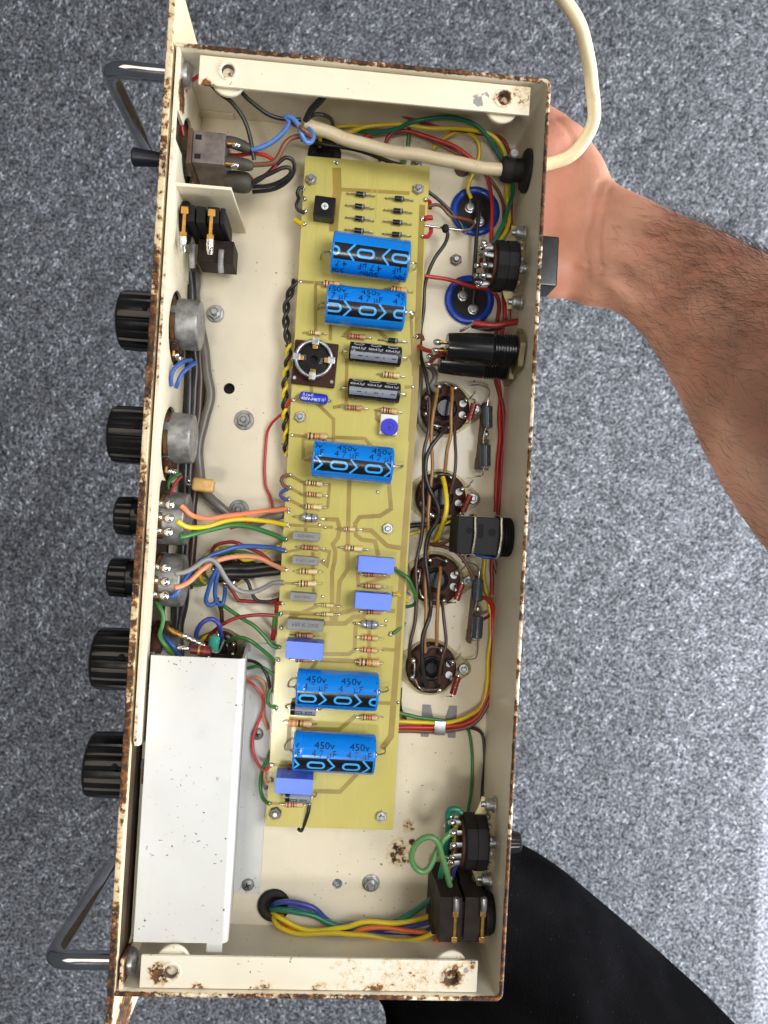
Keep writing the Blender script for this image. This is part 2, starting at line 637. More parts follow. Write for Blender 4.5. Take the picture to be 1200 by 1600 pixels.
def text_geo(s, size):
    """flat lettering as (points, faces), centred, mm"""
    if (s, size) in _txt:
        return _txt[(s, size)]
    cu = bpy.data.curves.new('lettering', 'FONT')
    cu.body, cu.size, cu.align_x, cu.align_y, cu.resolution_u = s, size, 'CENTER', 'CENTER', 2
    o = bpy.data.objects.new('lettering', cu)
    me = bpy.data.meshes.new_from_object(o)
    r = ([(v.co.x, v.co.y) for v in me.vertices], [tuple(p.vertices) for p in me.polygons])
    bpy.data.objects.remove(o)
    bpy.data.curves.remove(cu)
    bpy.data.meshes.remove(me)
    _txt[(s, size)] = r
    return r

# ================================================================== the carpet
FL = -Z0
mb = MB().box(-2600, 2600, -2600, 2600, FL - 8, FL)
carpet = mb.build('carpet', 'carpet_backing')
tag(carpet, 'grey loop pile carpet on the floor far below the amplifier', 'carpet', kind='structure')


def carpet_pile():
    s = 3.3
    xs = np.arange(-690, 600, s)
    ys = np.arange(-800, 800, s)
    X, Y = np.meshgrid(xs, ys)
    X = (X + rng.uniform(-s * .55, s * .55, X.shape)).ravel()
    Y = (Y + rng.uniform(-s * .55, s * .55, Y.shape)).ravel()
    n = len(X)
    clump0 = np.sin(X / 3.1 + 2 * np.sin(Y / 7.3)) * np.cos(Y / 2.7 + 2 * np.sin(X / 6.1))
    L = rng.uniform(2.4, 4.8, n)
    W = rng.uniform(0.5, 1.0, n)
    drift = np.sin(X / 90 + Y / 140) * 0.5
    az = rng.normal(0.9, 0.65, n) + drift
    el = rng.uniform(0.05, 0.9, n)
    d = np.stack([np.cos(az) * np.cos(el), np.sin(az) * np.cos(el), np.sin(el)], 1)
    sd = np.stack([-np.sin(az), np.cos(az), np.zeros(n)], 1)
    up = np.cross(d, sd)
    c = np.stack([X, Y, FL + 0.8 + rng.uniform(0, 3.4, n) + 1.2 * clump0], 1)
    bend = up * (L * rng.uniform(-0.2, 0.35, n))[:, None]
    V = np.stack([c - d * L[:, None], c + sd * W[:, None] + bend, c + up * (W * .8)[:, None] + bend, c - sd * W[:, None] + bend, c - up * (W * .8)[:, None] + bend, c + d * L[:, None]], 1).reshape(-1, 3)
    V[:, 2] += Z0
    V *= 0.001
    F = np.array([(0, 2, 1), (0, 3, 2), (0, 4, 3), (0, 1, 4), (5, 1, 2), (5, 2, 3), (5, 3, 4), (5, 4, 1)])
    F = (F[None] + (np.arange(n) * 6)[:, None, None]).reshape(-1, 3)
    me = bpy.data.meshes.new('carpet_pile')
    me.vertices.add(len(V))
    me.vertices.foreach_set('co', V.ravel())
    me.loops.add(len(F) * 3)
    me.loops.foreach_set('vertex_index', F.ravel().astype(np.int32))
    me.polygons.add(len(F))
    me.polygons.foreach_set('loop_start', np.arange(0, len(F) * 3, 3, dtype=np.int32))
    me.update(calc_edges=True)
    gx, gy = ((X + 0.35 * Y + 1000 + 3 * np.sin(Y / 9)) / 8.5).astype(int), ((Y - 0.2 * X + 1200 + 3 * np.sin(X / 8)) / 6.5).astype(int)
    clump = rng.normal(0, 0.42, (300, 300))[gy % 300, gx % 300]
    big = np.zeros(n)
    for k in range(44):
        a = rng.normal(-0.62, 0.30)
        wl = 5.5 * (28.0 ** rng.uniform(0, 1))
        warp = 5.0 * np.sin(X / 47 + k) + 5.0 * np.sin(Y / 61 + 2 * k)
        patch_ = 0.5 + 0.5 * np.sin(X / rng.uniform(30, 90) + rng.uniform(0, 6)) * np.sin(Y / rng.uniform(30, 90) + rng.uniform(0, 6))
        big += np.sin((X * np.cos(a) + Y * np.sin(a) + warp) / wl * 2 * PI + rng.uniform(0, 6.28)) * rng.uniform(0.03, 0.12) * patch_
    clump = clump + big
    tone = np.clip(0.132 * np.exp(rng.normal(0, 0.52, n) + clump), 0.012, 0.48)
    col = np.ones((n, 6, 4))
    tint = rng.normal(0, 0.02, (n, 1))
    col[:, :, 0] = (tone * (0.955 + tint[:, 0]))[:, None]
    col[:, :, 1] = tone[:, None]
    col[:, :, 2] = (tone * (1.07 - tint[:, 0]))[:, None]
    a = me.attributes.new('tone', 'FLOAT_COLOR', 'POINT')
    a.data.foreach_set('color', col.ravel())
    me.materials.append(MATS['carpet_yarn'])
    me.polygons.foreach_set('use_smooth', [True] * len(me.polygons))
    me.update()
    o = put('carpet_pile', me)
    tag(o, 'speckled grey yarn tufts covering the carpet', 'carpet pile', kind='stuff')


carpet_pile()

# ================================================================== the chassis
H = 60.5
rail_holes = [at(356, 110, 57), at(787, 154, 57), at(267, 1519, 57), at(706, 1526, 57)]
CREAM = (230, 222, 204)
painted_steel('enamel_floor', (228, 219, 196), spots=[(at(623, 1333, 0), 12, 0.62), (at(637, 1290, 0), 6, 0.6), (at(645, 1315, 0), 4, 0.7), (at(430, 1400, 0), 3, 0.3)], speck=0.8, rough=0.26)
painted_steel('enamel_wall', CREAM, rim=(57.2, 60.3), rim_gain=0.42, speck=0.5)
painted_steel('enamel_left', (231, 221, 196), rim=(58.5, 60.3), rim_gain=0.0, speck=0.6, spots=[((-85, 196, 50), 13), ((-85, -205, 50), 16)])
painted_steel('enamel_panel', (222, 208, 174), rim=(57.5, 61.8), rim_gain=0.42, speck=0.6, xedge=(-88.9, -88.0, 0.5), spots=[((-88, -241, 40), 30), ((-88, 247, 60), 8)])
painted_steel('enamel_rail_top', (234, 225, 200), speck=0.5, spots=[(rail_holes[1] + Vector((9, 2, 0)), 11, 0.42), (rail_holes[1], 7.0, 0.85), (rail_holes[0] + Vector((-9, -8, 0)), 6, 0.8), (rail_holes[0], 6.6, 0.55)],
              grey=[(rail_holes[1] + Vector((-12, -2, 0)), 3.0), (rail_holes[1] + Vector((-8, 1, 0)), 1.5)])
painted_steel('enamel_rail_bottom', (224, 218, 200), speck=1.0, rs=420, spots=[(rail_holes[2] + Vector((-5, -1, 0)), 9, 0.75), (rail_holes[2], 6.6, 0.6), (rail_holes[3], 9, 0.85), (rail_holes[3] + Vector((-22, 1, 0)), 30, 0.36), (rail_holes[3] + Vector((-48, 2, 0)), 18, 0.30), (Vector((72, -200, 57)), 8, 0.5),
              (Vector((30, -214, 57)), 9, 0.7), (Vector((-20, -215, 57)), 9, 0.6), (Vector((-50, -215, 57)), 9, 0.6), (Vector((5, -215, 57)), 9, 0.6)], grey=[(rail_holes[3] + Vector((6.5, 2.5, 0)), 0.4)])
painted_steel('enamel_cover', (208, 210, 209), speck=1.0, rough=0.3, sth=0.675)

ch = thing('amplifier_chassis', 'long cream rusty steel amplifier chassis, open side up, held in a hand', 'chassis', (0, 0, 0))

# floor plate, with its through holes
mb = MB().box(-86, 87.3, -213.3, 213.3, -1.4, 0)
fm = mb.data('floor_plate', ['enamel_floor'])
ct = MB()
h1, h2, h3 = at(358, 607, 0), at(527, 1381, 0), at(722, 265, 0)
for p, r in ((h1, 3.0), (h2, 2.7)):
    ct.cyl((p.x, p.y, -4), (p.x, p.y, 3), r, 24)
fm = cut(fm, ct)
put('floor_plate', fm, ch)
mb = MB().cyl((h3.x, h3.y, 0.02), (h3.x, h3.y, 1.0), 4.2, 20, 0, 0.4)
mb.build('blanking_plug', 'fibre_brown', ch)
mb = MB().box(-70, -50, 50, 90, -26, -7)
mb.build('transformer_cover', 'enamel_black', ch)


# back and end walls: one folded sheet with rounded corners
def upath(x1, yh, r, n=6):
    p = [(-86.0, yh)]
    for k in range(n + 1):
        a = PI / 2 - (PI / 2) * k / n
        p.append((x1 - r + r * math.cos(a), yh - r + r * math.sin(a)))
    q = [(x, -y) for x, y in reversed(p)]
    return p + q


mb = MB()
po, pi_ = upath(89.0, 215.0, 3.6), upath(87.4, 213.4, 2.2)
n = len(po)
zs = [-1.4, 20, 45, 56, H - 0.4, H]
vs, fs = [], []
for z in zs:
    k = 0.35 if z == H else 0.0
    for (ox, oy), (ix, iy) in zip(po, pi_):
        dx, dy = ix - ox, iy - oy
        vs += [(ox + dx * k, oy + dy * k, z)]
    for (ox, oy), (ix, iy) in zip(po, pi_):
        dx, dy = ix - ox, iy - oy
        vs += [(ix - dx * k, iy - dy * k, z)]
N2 = 2 * n
for i in range(len(zs) - 1):
    for k in range(n - 1):
        a, b = i * N2 + k, (i + 1) * N2 + k
        fs.append((a, a + 1, b + 1, b))
        fs.append((a + n, b + n, b + n + 1, a + n + 1))
for k in range(n - 1):
    t = (len(zs) - 1) * N2 + k
    fs.append((t, t + 1, t + n + 1, t + n))
    fs.append((k, k + n, k + n + 1, k + 1))
mb.add(vs, fs)
mb.build('back_and_end_walls', 'enamel_wall', ch)
# inner front wall with the big clearance holes round the controls
POT_Y = [at(290, 505, 33).y, at(277, 686, 33).y, at(268, 806, 33).y, at(262, 905, 33).y, at(230, 1030, 33).y, at(220, 1195, 33).y]
prof = [(-213.2, 0.2), (213.2, 0.2), (213.2, H - 0.5), (-102, H - 0.5), (-105, 57), (-106, 52), (-106, 44), (-108, 41), (-198, 41), (-200, 44), (-200, H - 2), (-213.2, H - 2)]
mb = MB().prism(prof, -84.9, -83.5, 'yz')
fm = mb.data('inner_front_wall', ['enamel_left'])
for y in POT_Y[:2]:
    fm = cut(fm, MB().cyl((-90, y - 2.5, 29), (-80, y - 2.5, 29), 18.5, 32))
fm = cut(fm, MB().box(-90, -80, POT_Y[4] - 14, POT_Y[2] + 17, 9, 45, 0, 4))
fm = cut(fm, MB().cyl((-90, at(300, 238, 30).y, 28), (-80, at(300, 238, 30).y, 28), 16, 28))
fm = cut(fm, MB().box(-90, -80, 172, 186, 40, 57))
put('inner_front_wall', fm, ch)
MB().box(-86.25, -85.8, -205, 205, 4, 56).build('panel_shade_sheet', 'shade_brown', ch)  # added dark sheet, stands for shade on the panel's brownish inner face

# front panel, a thick plate with ears beyond the ends
mb = MB().box(-89.2, -86.3, -247, 247, -71, 61.6, 0, 0.4)
mb.build('front_panel', 'enamel_panel', ch)
mb = MB().box(-84.5, -66, 212.6, 213.3, 0.2, 6, 0)
mb.build('wall_tab', 'enamel_wall', ch)

# carrying handles: bent chromed rod, the grip running down the panel
for nm, y in (('t', at(200, 112, 46).y), ('b', at(120, 1498, 46).y)):
    y2 = y
    pts = [(-84.8, y2, 47), (-100, y2, 47), (-112, y2, 47), (-117.2, y2, 44.5), (-119, y2, 38), (-119, y2, 10), (-119, y2, -20), (-119, y2, -47), (-117, y2, -53), (-112, y2, -55.5), (-100, y2, -55.5), (-89.2, y2, -55.5)]
    hd = MB().tube(pts, 4.1, 14, 0, True, 2.0).build('carrying_handle', 'chrome', ch)
    MB().lathe((-84.5, y2, 47), (1, 0, 0), [(0, 5.6), (3.2, 5.6), (4.4, 4.2), (4.4, 1.6), (3.2, 1.5)], 20).build('fixing_screw', 'zinc', hd)

# rails for the bottom plate, with threaded inserts
for k, (y0, y1, x0, x1, m, hs) in enumerate(((198.6, 212.2, -74.9, 80.1, 'enamel_rail_top', rail_holes[:2]), (-213.0, -198.6, -76.3, 77.3, 'enamel_rail_bottom', rail_holes[2:]))):
    mb = MB()
    mb.box(x0, x1, y0, y1, 55.4, 57.0, 0, 0.35)
    yw = 211.4 if k == 0 else -213.2
    fm = mb.data('bottom_plate_rail', [m])
    ct = MB()
    for hp in hs:
        ct.cyl((hp.x, hp.y, 50), (hp.x, hp.y, 60), 3.4, 24)
    fm = cut(fm, ct)
    rl = put('bottom_plate_rail', fm, ch)
    MB().box(x0 + 3, x1 - 3, yw, yw + 1.6, 44, 55.2, 0).build('fixing_flange', m, rl)
    for hp in hs:
        c = Vector((hp.x, hp.y, 0))
        mb = MB()
        a = 26
        prf = [(4.7, 57.02), (4.4, 57.35), (3.4, 57.35), (2.9, 56.8), (2.75, 56.2), (2.9, 55.6), (2.75, 55), (2.9, 54.4), (2.75, 53.8), (2.9, 46), (5.0, 46), (5.0, 54)]
        bore = MB()
        vs, fs = [], []
        for (r, z) in prf:
            vs += [(c.x + r * math.cos(2 * PI * i / a), c.y + r * math.sin(2 * PI * i / a), z) for i in range(a)]
        for j in range(len(prf) - 1):
            fs += [(j * a + i, j * a + (i + 1) % a, (j + 1) * a + (i + 1) % a, (j + 1) * a + i) for i in range(a)]
        mb.add(vs, fs[:3 * a] + fs[-2 * a:])
        bore.add(vs, fs[3 * a:-2 * a])
        mb.build('threaded_insert', m, rl)
        bore.build('insert_thread', 'switch_steel', rl)
        MB().cyl((c.x, c.y, 45.6), (c.x, c.y, 46.6), 2.88, 20).build('insert_bore', 'rubber', rl)
        sgn = -1 if k == 0 else 1
        MB().lathe((c.x, c.y + sgn * 2.2, 51.4), (0, 0, 1), [(0, 7.4), (0.6, 7.8), (2.2, 7.8), (2.6, 7.4)], 28).build('spacer_washer', m, rl)


# nuts, bolts and screws seen on the floor plate and the board
def nut_mesh(af, h, stud_r, stud_h, washer, mats, dome=0.4):
    m = MB()
    if washer:
        m.lathe((0, 0, 0), (0, 0, 1), [(0, washer), (0.7, washer), (0.9, washer - 0.3)], 26, 0)
    z = 0.9 if washer else 0
    hexr = af / 2 / math.cos(PI / 6)
    m.lathe((0, 0, z), (0, 0, 1), [(0, hexr), (h - 0.5, hexr), (h, hexr * 0.90)], 6, 0, ph=0.3)
    m.lathe((0, 0, z + h), (0, 0, 1), [(0, stud_r), (stud_h - dome, stud_r), (stud_h, stud_r * 0.75)], 16, 1)
    return m.data('hex_nut', mats, False, 30)


N_BIG = nut_mesh(6.4, 2.6, 2.0, 2.6, 4.6, ['zinc', 'zinc'])
N_BIG2 = nut_mesh(6.4, 2.4, 1.7, 1.6, 5.2, ['zinc_dull', 'zinc'])
N_SM = nut_mesh(5.2, 2.2, 1.5, 1.6, 0, ['zinc', 'zinc'])
N_DK = nut_mesh(5.6, 2.2, 1.5, 1.2, 0, ['switch_steel', 'zinc'])
for (px, py, me_, rz) in ((336, 489, N_BIG, 10), (381, 656, N_BIG2, 30), (373, 796, N_BIG2, 50), (713, 405, N_DK, 20), (580, 1382, N_BIG, 0), (652, 255, N_SM, 12), (345, 889, N_BIG2, 5)):
    p = at(px, py, 2)
    put('hex_nut', me_, ch, place(p.x, p.y, 0, rz))
mb = MB().lathe((0, 0, 0), (0, 0, 1), [(0, 3.3), (0.8, 3.1), (1.6, 2.0), (1.7, 0.4)], 20).box(-1.5, 1.5, -0.3, 0.3, 1.5, 1.78, 1).box(-0.3, 0.3, -1.5, 1.5, 1.5, 1.79, 1)
SCREW = mb.data('cross_head_screw', ['zinc_dull', 'hole_dark'], False)

# rubber grommets in the floor and the cable gland on the back wall
for (px, py, r, r2, nm) in ((428, 1416, 8.6, 4.2, 'rubber_grommet'), (507, 240, 9.0, 4.0, 'rubber_grommet')):
    p = at(px, py, 2)
    m = MB().ring((p.x, p.y, 1.1), (0, 0, 1), (r + r2) / 2, (r - r2) / 2, 32, 12, 0, 0.75)
    m.cyl((p.x, p.y, -1), (p.x, p.y, 0.25), r2 + 0.6, 24, 1)
    m.build(nm, ['rubber', 'hole_dark'], ch)
g = at(812, 262, 33)
gy, gz = g.y, 30
m = MB().lathe((87.2, gy, gz), (-1, 0, 0), [(0, 10.6), (1.6, 10.6), (2.6, 9.6), (3.2, 5.8), (7, 5.6), (8, 6.4), (11, 6.6), (13.5, 5.6), (14.2, 4.0)], 26)
m.build('cable_gland', 'rubber', ch)
m = MB().cyl((78, gy + 4.4, gz + 3), (78, gy + 4.4, gz + 9), 2.4, 14, 0, 0.5)
m.box(76.8, 79.2, gy + 3.8, gy + 5.0, gz + 8.8, gz + 9.15, 0)
m.build('gland_screw', 'zinc_dull', ch)

# ================================================================== white screening cover over the lower controls
cv = thing('screening_cover', 'plain white folded metal cover box over the lower control end', 'cover', (-62, -132, 0))
X0, X1, Y0, Y1, ZT = -81.6, -38.9, -199.6, -65.2, 50.0
poly = [(X0, ZT), (X0, ZT - 1.2), (X1 - 1.2, ZT - 1.2), (X1 - 4.2, 0.25), (X1 + 10.5, 0.25), (X1 + 10.5, 1.45), (X1 - 3.0, 1.45)] + [(X1 - 3.0 + 3.0 * math.cos(R_(a)), ZT - 3.0 + 3.0 * math.sin(R_(a))) for a in range(0, 91, 15)]
MB().prism(poly, Y0 + 3.2, Y1, 'xz').build('folded_sheet', 'enamel_cover', cv, 30)
MB().box(X1 - 9.5, X1 - 2.4, Y0 - 1.0, Y0 + 3.15, ZT - 1.25, ZT - 0.05, 0, 0.2).build('end_tab', 'enamel_cover', cv)
MB().box(-61, X1 - 4.4, Y0 + 7, Y0 + 8.2, 2, ZT - 1.4, 0).build('end_panel', 'enamel_cover', cv)
for (px, py) in ((387, 1383), (402, 1147)):
    p = at(px, py, 2)
    put('cross_head_screw', SCREW, cv, place(p.x, p.y, 1.45, random.uniform(0, 90)))

# ================================================================== circuit board
B = 13.6
pb = thing('circuit_board', 'long yellow fibreglass circuit board crowded with soldered components, middle of chassis', 'circuit board', (6, 17, 0))
bx0, bx1, by0, by1 = -26.6, 38.8, -156.4, 190.6
MB().box(bx0, bx1, by0, by1, B - 1.6, B, 0, 0.12).build('board_sheet', 'fibreglass_board', pb)


def pq(px, py):
    p = at(px, py, B)
    return (p.x, p.y)


def track(pts, wd=1.5, mat='track', lift=0.05):
    """etched conductor showing through the board"""
    P = [Vector((*pq(*p), 0)) for p in pts]
    vs, fs = [], []
    for i, p in enumerate(P):
        d1 = (P[i] - P[i - 1]).normalized() if i else (P[1] - P[0]).normalized()
        d2 = (P[i + 1] - P[i]).normalized() if i < len(P) - 1 else d1
        t = (d1 + d2).normalized()
        nrm = Vector((-t.y, t.x, 0)) * (wd / 2 / max(0.5, t.dot(d1)))
        vs += [(p + nrm)[:2] + (B + lift,), (p - nrm)[:2] + (B + lift,)]
    for i in range(len(P) - 1):
        fs.append((2 * i, 2 * i + 1, 2 * i + 3, 2 * i + 2))
    MB().add(vs, fs).build('copper_track', mat, pb)


TR = [
    ([(526, 262), (527, 300), (523, 330), (521, 362)], 4.6), ([(527, 296), (572, 298), (640, 302)], 2.0), ([(469, 440), (518, 443)], 1.6),
    ([(493, 441), (493, 520)], 1.8), ([(517, 450), (516, 532)], 1.8), ([(497, 482), (512, 480)], 1.6), ([(642, 488), (645, 560)], 1.6), ([(538, 524), (549, 514), (590, 515), (604, 529)], 2.2),
    ([(542, 560), (541, 632), (520, 637)], 1.8), ([(640, 555), (646, 568), (646, 588)], 1.8), ([(660, 320), (655, 450), (648, 640), (643, 700), (630, 870), (620, 1030), (611, 1150), (597, 1170)], 3.2),
    ([(486, 590), (487, 624), (497, 632), (521, 655), (521, 690)], 1.8), ([(632, 605), (646, 605), (640, 690)], 1.8), ([(588, 642), (588, 655), (597, 662)], 1.6),
    ([(457, 680), (474, 682), (474, 716), (486, 720)], 1.8), ([(519, 683), (570, 685), (582, 700)], 1.8), ([(546, 750), (545, 780), (543, 870)], 2.2), ([(607, 748), (611, 795), (594, 806), (562, 808), (555, 818), (556, 836), (565, 843), (586, 846), (591, 868)], 2.2),
    ([(515, 755), (512, 793)], 1.6), ([(508, 811), (527, 812), (531, 826), (528, 840), (520, 850), (524, 862), (523, 876), (519, 895), (519, 970)], 2.2), ([(566, 828), (580, 829), (605, 853), (632, 857)], 2.4),
    ([(543, 862), (543, 890), (531, 908), (528, 940), (524, 972)], 2.2), ([(500, 876), (511, 884), (515, 862), (496, 858)], 1.6), ([(447, 820), (520, 824)], 1.6), ([(440, 957), (512, 960), (543, 956), (560, 950), (617, 955)], 2.2),
    ([(500, 974), (540, 974), (552, 964), (571, 964)], 2.4), ([(556, 974), (554, 1016), (545, 1022), (505, 1022)], 2.0), ([(577, 985), (577, 1034)], 2.0), ([(597, 1014), (618, 1016)], 1.8), ([(500, 1031), (560, 1033)], 2.4),
    ([(496, 1032), (486, 1046)], 1.8), ([(452, 1135), (451, 1172)], 2.2), ([(471, 1138), (530, 1140), (556, 1118)], 2.2), ([(490, 1236), (531, 1237), (560, 1207)], 2.2), ([(590, 1098), (612, 1099)], 1.8), ([(421, 1255), (445, 1256)], 1.4),
    ([(424, 1195), (452, 1198)], 1.4), ([(610, 900), (560, 915), (558, 885)], 1.8), ([(440, 980), (452, 966), (500, 945)], 1.8), ([(449, 862), (470, 858)], 1.4), ([(443, 911), (470, 912)], 1.4), ([(451, 742), (476, 755)], 1.6), ([(453, 762), (476, 775)], 1.6), ([(451, 780), (476, 793)], 1.6), ([(476, 756), (478, 830)], 1.6), ([(489, 862), (490, 925)], 1.6)]
for i_, (pts, wd) in enumerate(TR):
    track(pts, wd, 'track', 0.03 + 0.004 * i_)
for (px, py0, py1, wd) in ((510, 262, 312, 0.5), (584, 250, 330, 0.35), (592, 252, 340, 0.4), (497, 330, 700, 0.35)):
    track([(px, py0), (px - 4 * (py1 - py0) / 70, py1)], wd, 'fibreglass_board', 0.25)


# axial resistors -------------------------------------------------
def resistor_mesh(L, r, body, bands, lead):
    m = MB()
    h = L / 2
    zc = r + 0.5
    prof = [(-h, r * 0.55), (-h + 0.25, r * 0.88), (-h * 0.82, r), (-h * 0.60, r * 0.98), (-h * 0.52, r * 0.84), (h * 0.52, r * 0.84), (h * 0.60, r * 0.98), (h * 0.82, r), (h - 0.25, r * 0.88), (h, r * 0.55)]
    m.lathe((0, 0, zc), (1, 0, 0), prof, 14, 0)
    spots = (-0.72, -0.34, -0.08, 0.20, 0.70)
    for k, b in enumerate(bands):
        x = spots[k] * h
        rr = r * 1.012 if abs(spots[k]) > 0.5 else r * 0.86
        m.lathe((x - L * 0.04, 0, zc), (1, 0, 0), [(0, rr * 0.98), (0.02, rr), (L * 0.08, rr), (L * 0.08 + 0.02, rr * 0.98)], 14, 2 + k)
    for s in (-1, 1):
        m.tube([(s * (h - 0.2), 0, zc), (s * (h + lead * 0.7), 0, zc), (s * (h + lead), 0, zc - 0.3), (s * (h + lead + 0.3), 0, -0.3)], 0.28, 6, 1)
    return m.data('resistor', [body, 'tinned_wire'] + list(bands), False)


K, BN, RD, OR, GD = 'band_black', 'band_brown', 'band_red', 'band_orange', 'band_gold'
RES = [  # pixel centre, length px, radius px, body, bands, lead px
    (518, 444, 26, 5.2, 'res_tan', (BN, K, OR, GD), 8), (623, 453, 26, 5.0, 'res_tan', (BN, K, OR, GD), 9), (492, 520, 20, 3.6, 'res_cream', (BN, K, RD), 8), (558, 526, 27, 4.4, 'res_pink', (RD, RD, BN, RD), 9),
    (611, 586, 27, 4.8, 'res_cream', (BN, K, OR, GD), 8), (553, 637, 26, 4.2, 'res_pink', (BN, RD, BN, BN), 9), (608, 642, 26, 5.0, 'res_tan', (BN, BN, K, GD), 8), (496, 682, 32, 5.6, 'res_tan', (K, BN, OR, GD), 7),
    (491, 755, 26, 4.4, 'res_cream', (BN, K, RD, BN), 8), (491, 773, 25, 4.2, 'res_tan', (RD, RD, BN, BN), 9), (490, 792, 26, 4.8, 'res_cream', (K, BN, OR), 8), (546, 827, 19, 3.6, 'res_cream', (BN, K, RD), 11), (553, 857, 27, 4.8, 'res_cream', (GD, K, BN), 10),
    (485, 856, 27, 4.2, 'res_pink', (BN, RD, BN, BN), 9), (482, 893, 28, 4.8, 'res_cream', (BN, K, OR), 8), (481, 912, 28, 5.0, 'res_cream', (K, BN, RD), 8), (583, 898, 26, 4.2, 'res_pink', (RD, RD, BN), 8), (583, 916, 25, 4.2, 'res_tan', (RD, RD, BN, RD), 9),
    (583, 956, 26, 4.4, 'res_pink', (BN, K, BN), 8), (512, 946, 18, 3.4, 'res_cream', (BN, K), 11), (512, 960, 18, 3.4, 'res_cream', (BN, K), 11), (476, 993, 26, 4.2, 'res_pink', (BN, K, BN, BN), 9), (578, 997, 26, 4.4, 'res_tan', (RD, RD, OR, RD), 8),
    (577, 1016, 25, 4.0, 'res_tan', (BN, RD, OR, RD), 9), (577, 1035, 33, 6.4, 'res_tan', (BN, K, OR, GD), 6), (474, 1031, 26, 4.2, 'res_pink', (RD, BN, RD), 8), (469, 1130, 37, 6.2, 'res_tan', (OR, OR, K, GD), 7), (577, 1121, 26, 4.8, 'res_tan', (BN, RD, RD, RD), 8),
    (460, 1257, 27, 4.8, 'res_tan', (RD, RD, BN, GD), 8), (463, 1199, 26, 4.2, 'res_red', (BN, K), 8)]
S_ = (CPOS.z - B - 2) / FOC
for (px, py, L, r, body, bands, lead) in RES:
    me = resistor_mesh(L * S_, r * S_, body, bands, lead * S_)
    p = at(px, py, B + 2)
    put('resistor', me, pb, place(p.x, p.y, B, random.uniform(-2.5, 2.5)))

# diodes
m = MB().cyl((-2.45, 0, 1.6), (2.45, 0, 1.6), 1.35, 14, 0, 0.15)
m.lathe((1.2, 0, 1.6), (1, 0, 0), [(0, 1.36), (0.02, 1.38), (0.75, 1.38), (0.77, 1.36)], 14, 1)
for s in (-1, 1):
    m.tube([(s * 2.3, 0, 1.6), (s * 6.2, 0, 1.6), (s * 7.2, 0, 1.2), (s * 7.4, 0, -0.3)], 0.38, 6, 2)
DIODE = m.data('diode', ['cap_black', 'print_grey', 'tinned_wire'], False)
for (px, py) in ((564, 303), (562, 322), (562, 341), (561, 360), (624, 310), (622, 329), (621, 347), (620, 366), (614, 532)):
    p = at(px, py, B + 2)
    put('diode', DIODE, pb, place(p.x, p.y, B, random.uniform(-3, 1)))


# axial electrolytic capacitors -----------------------------------
def wrap(m, pts2, faces, r, phi, u0, mi, lim, s=1.0):
    """lay flat lettering round a cylinder along x; phi in degrees from straight up, lim = half length"""
    vs = []
    for (u, v) in pts2:
        th = R_(phi) + v * s / r
        x = max(-lim, min(lim, u0 + u * s))
        vs.append((x, r * math.sin(th), r * math.cos(th)))
    keep = [f for f in faces if max(vs[i][0] for i in f) - min(vs[i][0] for i in f) > 1e-4]
    m.add(vs, keep, mi)


def patch(m, u0, u1, phi0, phi1, r, mi, nu=1, nv=10):
    vs, fs = [], []
    for j in range(nv + 1):
        th = R_(phi0 + (phi1 - phi0) * j / nv)
        for i in range(nu + 1):
            vs.append((u0 + (u1 - u0) * i / nu, r * math.sin(th), r * math.cos(th)))
    for j in range(nv):
        for i in range(nu):
            a = j * (nu + 1) + i
            fs.append((a, a + 1, a + nu + 2, a + nu + 1))
    m.add(vs, fs, mi)


def ribbon(pts, wd, closed=False):
    P = [Vector(p) for p in pts]
    n = len(P)
    vs, fs = [], []
    for i, p in enumerate(P):
        a = P[i - 1] if (closed or i) else p * 2 - P[1]
        b = P[(i + 1) % n] if (closed or i < n - 1) else p * 2 - P[n - 2]
        d1, d2 = (p - a).normalized(), (b - p).normalized()
        t = (d1 + d2).normalized()
        q = Vector((-t.y, t.x)) * (wd / 2 / max(0.4, t.dot(d1)))
        vs += [tuple(p + q), tuple(p - q)]
    for i in range(n if closed else n - 1):
        k = (i + 1) % n
        fs.append((2 * i, 2 * i + 1, 2 * k + 1, 2 * k))
    return vs, fs


